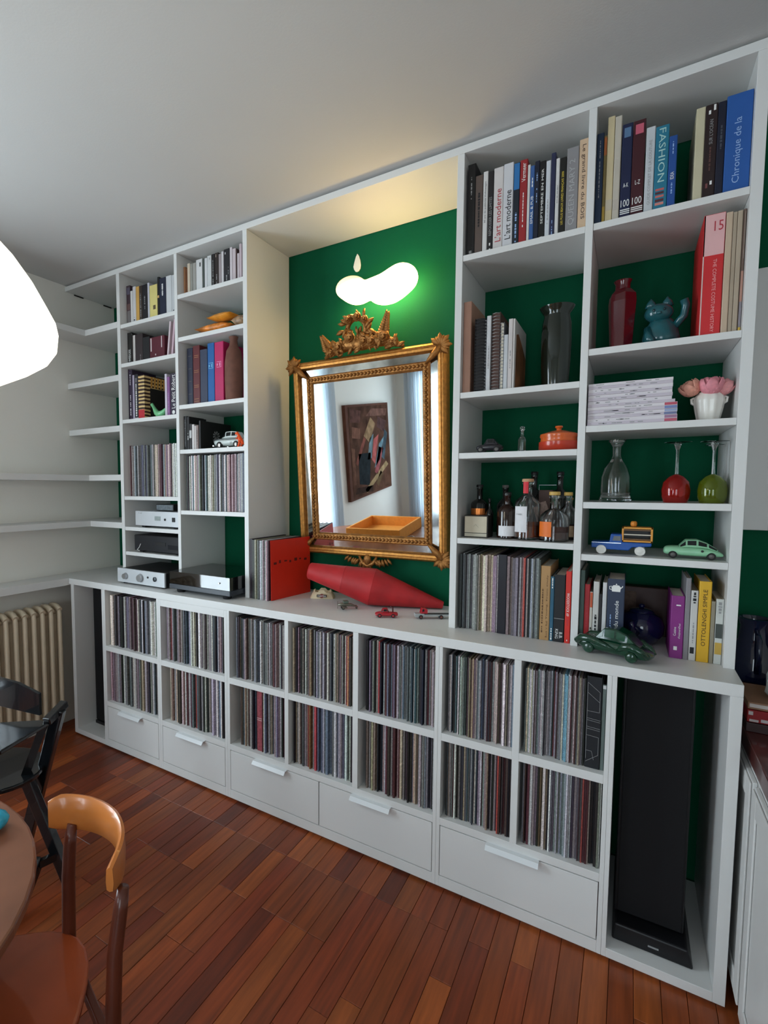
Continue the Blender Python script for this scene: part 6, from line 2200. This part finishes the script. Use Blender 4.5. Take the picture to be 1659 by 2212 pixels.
# backrest arc through the measured points at z ~ .8
ctl = [(1.772, -1.212), (1.80, -1.178), (1.86, -1.152), (1.93, -1.146), (1.99, -1.158), (2.05, -1.190), (2.095, -1.234), (2.118, -1.275)]
arcp = []
for i in range(len(ctl) - 1):
    P = [Vector(ctl[max(0, min(len(ctl) - 1, i + k))]) for k in (-1, 0, 1, 2)]
    for t in (0, .25, .5, .75):
        arcp.append(.5 * (2 * P[1] + (P[2] - P[0]) * t + (2 * P[0] - 5 * P[1] + 4 * P[2] - P[3]) * t * t + (3 * P[1] - P[0] - 3 * P[2] + P[3]) * t ** 3))
arcp.append(Vector(ctl[-1]))
b = MB()
rg = []
N_ = len(arcp)
for i, p_ in enumerate(arcp):
    t_ = (arcp[min(N_ - 1, i + 1)] - arcp[max(0, i - 1)]).normalized()
    n_ = Vector((t_.y, -t_.x))      # towards the sitter
    e_ = min(i, N_ - 1 - i) / 3.0
    hu = .043 * min(1, .72 + .28 * e_)
    hd = .048 * min(1, .72 + .28 * e_) * (1 - .45 * (i / (N_ - 1)) ** 2)
    rg.append([(p_.x - ox + n_.x * d_, p_.y - oy + n_.y * d_, .765 + z_) for (d_, z_) in ((0, -hd), (.008, -hd - .002), (.014, -hd * .9), (.0155, 0), (.014, hu * .9), (.007, hu + .003), (0, hu), (-.002, 0))])
b.rings(rg).build('backrest', CHW, r, smooth=True, angle=60)
posts = [((1.822, -1.186), (1.815, -1.196)), ((2.112, -1.252), (2.118, -1.292))]
for (tx, ty), (bx_, by_) in posts:
    nx_ = .008
    MB().tube([(bx_ - ox, by_ - oy, 0), (bx_ - ox, by_ - oy, .3), ((tx + bx_) / 2 - ox, (ty + by_) / 2 - oy, .6), (tx - ox, ty - oy, .69), (tx - ox + .003, ty - oy + .006, .735)], [.015, .019, .018, .017, .013], 12, flat=.9).build('rear_leg', CHD, r, smooth=True)
for (bx_, by_) in ((1.66, -1.50), (1.93, -1.62)):
    MB().tube([(bx_ - ox, by_ - oy, 0), (bx_ - ox, by_ - oy, .42)], [.013, .018], 12).build('front_leg', CHD, r, smooth=True)
for pa, pb in (((1.815, -1.196, .36), (1.66, -1.5, .36)), ((2.118, -1.292, .36), (1.93, -1.62, .36)), ((1.815, -1.196, .40), (2.118, -1.292, .40)), ((1.66, -1.5, .40), (1.93, -1.62, .40)), ((1.815, -1.196, .2), (2.118, -1.292, .2))):
    MB().bar((pa[0] - ox, pa[1] - oy, pa[2]), (pb[0] - ox, pb[1] - oy, pb[2]), .018, .03).build('rail', CHD, r, bevel=.003)

# ================================================================== black armchair
BLW = mat('black_lacquered_wood', (18, 22, 26), .22, var=.15, scale=10, coat=.5)
r = thing('armchair', (.82, -.86, 0), 'black lacquered wooden armchair with crossed legs by the radiator', 'chair')
ox, oy = .82, -.86
L_ = lambda p: (p[0] - ox, p[1] - oy, p[2])
# curved backrest board
b = MB()
rg = []
bk = [(.50, -.98), (.60, -.90), (.72, -.86), (.84, -.852), (.94, -.835), (1.03, -.80)]
for i, (px_, py_) in enumerate(bk):
    hz = [.05, .06, .06, .06, .055, .03][i]
    zc_ = .762 - (.012 if i == 5 else 0)
    rg.append([(px_ - ox, py_ - oy, zc_ - .06), (px_ - ox + .004, py_ - oy - .012, zc_ - .06), (px_ - ox + .004, py_ - oy - .014, zc_ + hz), (px_ - ox, py_ - oy, zc_ + hz)])
b.rings(rg).build('backrest', BLW, r, smooth=True, angle=40)
# arms: flat boards
A1 = [(1.06, -.79, .69), (1.00, -.95, .665), (.93, -1.08, .65)]
MB().prism([(1.02 - ox, -.80 - oy), (1.065 - ox, -.79 - oy), (1.14 - ox, -1.02 - oy), (1.05 - ox, -1.06 - oy), (.9 - ox, -.9 - oy)], 2, .648, .664).build('armrest', BLW, r, bevel=.004)
MB().prism([(.46 - ox, -1.0 - oy), (.52 - ox, -.98 - oy), (.66 - ox, -1.2 - oy), (.58 - ox, -1.24 - oy)], 2, .648, .664).build('armrest', BLW, r, bevel=.004)
MB().bar(L_((1.03, -.70, .70)), L_((1.06, -.80, .665)), .035, .03).build('arm_end', BLW, r, bevel=.004)
# seat
pts = []
for i in range(28):
    a = 2 * PI * i / 28
    pts.append((.19 * math.cos(a) + .03, .17 * math.sin(a) - .03))
MB().prism(pts, 2, .43, .45).build('seat', BLW, r, bevel=.006)
legs = [((1.045, -.735, .69), (.935, -.785, .25), (.86, -.82, .0)),
        ((.96, -.84, .43), (1.06, -.80, .2), (1.143, -.775, .0)),
        ((1.067, -.855, .12), (1.12, -.94, .06), (1.17, -1.02, .0)),
        ((.56, -.95, .69), (.62, -1.0, .3), (.66, -1.04, .0)),
        ((.72, -.98, .43), (.66, -.90, .2), (.62, -.85, .0))]
for a, m_, c in legs:
    MB().bar(L_(a), L_(c), .032, .05).build('leg', BLW, r, bevel=.004)
MB().bar(L_((1.10, -.79, .11)), L_((1.08, -.875, .11)), .02, .03).build('rung', BLW, r)
MB().bar(L_((.9, -.80, .15)), L_((.65, -.88, .15)), .02, .03).build('rung', BLW, r)
MB().bar(L_((.95, -.84, .40)), L_((.7, -.97, .40)), .03, .04).build('seat_rail', BLW, r)
MB().bar(L_((1.03, -.795, .64)), L_((.98, -.85, .44)), .03, .03).build('arm_support', BLW, r)

# ================================================================== painting on the left wall (seen in the mirror)
r = thing('painting', (XL + .0005, -3.92, .80), 'large brown still-life painting on the left wall, seen in the mirror', 'painting')
PB = mat('umber_oil_paint', (84, 58, 46), .9, var=.5, scale=5, spec=.05)
MB().box(0, .05, -.70, .70, 0, 1.29).build('frame', mat('painting_frame', (96, 62, 50), .8, var=.15, spec=.1), r, bevel=.003)
MB().box(.0505, .053, -.665, .62, .03, 1.26).build('canvas', PB, r)
for poly, c in (([(-.2, 1.0), (-.05, 1.1), (.2, .85), (.02, .74)], (150, 122, 92)), ([(-.12, .86), (.02, .8), (.12, .5), (-.02, .52)], (110, 130, 136)),
                ([(-.3, .84), (-.12, .78), (-.02, .5), (-.12, .42)], (168, 88, 84)), ([(-.5, .8), (-.3, .7), (-.1, .36), (-.28, .46)], (104, 132, 142)),
                ([(-.45, .62), (-.28, .66), (-.1, .3), (-.2, .26)], (150, 84, 86)), ([(-.6, .36), (-.52, .42), (.25, .1), (.2, .04)], (156, 132, 98)),
                ([(.0, .6), (.4, .62), (.42, .2), (.1, .14)], (36, 42, 46)), ([(.3, .96), (.55, 1.0), (.56, .85), (.32, .82)], (120, 84, 70)), ([(-.6, 1.02), (-.3, 1.1), (-.25, .95), (-.5, .86)], (84, 60, 58)),
                ([(-.64, 1.2), (-.1, 1.22), (.1, 1.12), (-.6, 1.1)], (112, 80, 70)), ([(.25, 1.2), (.58, 1.24), (.58, 1.06), (.3, 1.04)], (96, 66, 60)), ([(-.62, .84), (-.52, .9), (-.36, .5), (-.46, .44)], (70, 84, 92)),
                ([(.14, .8), (.2, .84), (.5, .5), (.44, .46)], (128, 76, 66)), ([(-.02, .12), (.5, .16), (.56, .08), (.0, .04)], (60, 44, 38)), ([(-.4, .24), (-.3, .3), (-.12, .14), (-.2, .08)], (98, 78, 56)), ([(.5, .7), (.6, .72), (.6, .2), (.52, .22)], (108, 76, 62))):
    MB().prism(poly, 0, .0531, .0537).build('painted_shape', col_mat(c, .9, 'oil', var=.35, scale=12, spec=.05), r)
# small dark bookstand by the far corner window
o = thing('side_cabinet', (1.35, -4.75, 0), 'dark wooden cabinet by the far window, seen in the mirror edge', 'cabinet')
MB().box(-.35, .35, -.2, .2, .08, 1.1).build('carcass', DWOOD, o, bevel=.004)
for k in range(3):
    MB().box(-.33, .33, .2005, .212, .12 + k * .32, .42 + k * .32).build('drawer', DWOOD, o, bevel=.003)
for sx in (-1, 1):
    for sy in (-1, 1):
        MB().box(sx * .31 - .02, sx * .31 + .02, sy * .16 - .02, sy * .16 + .02, 0, .08).build('foot', DWOOD, o)

flush_texts()
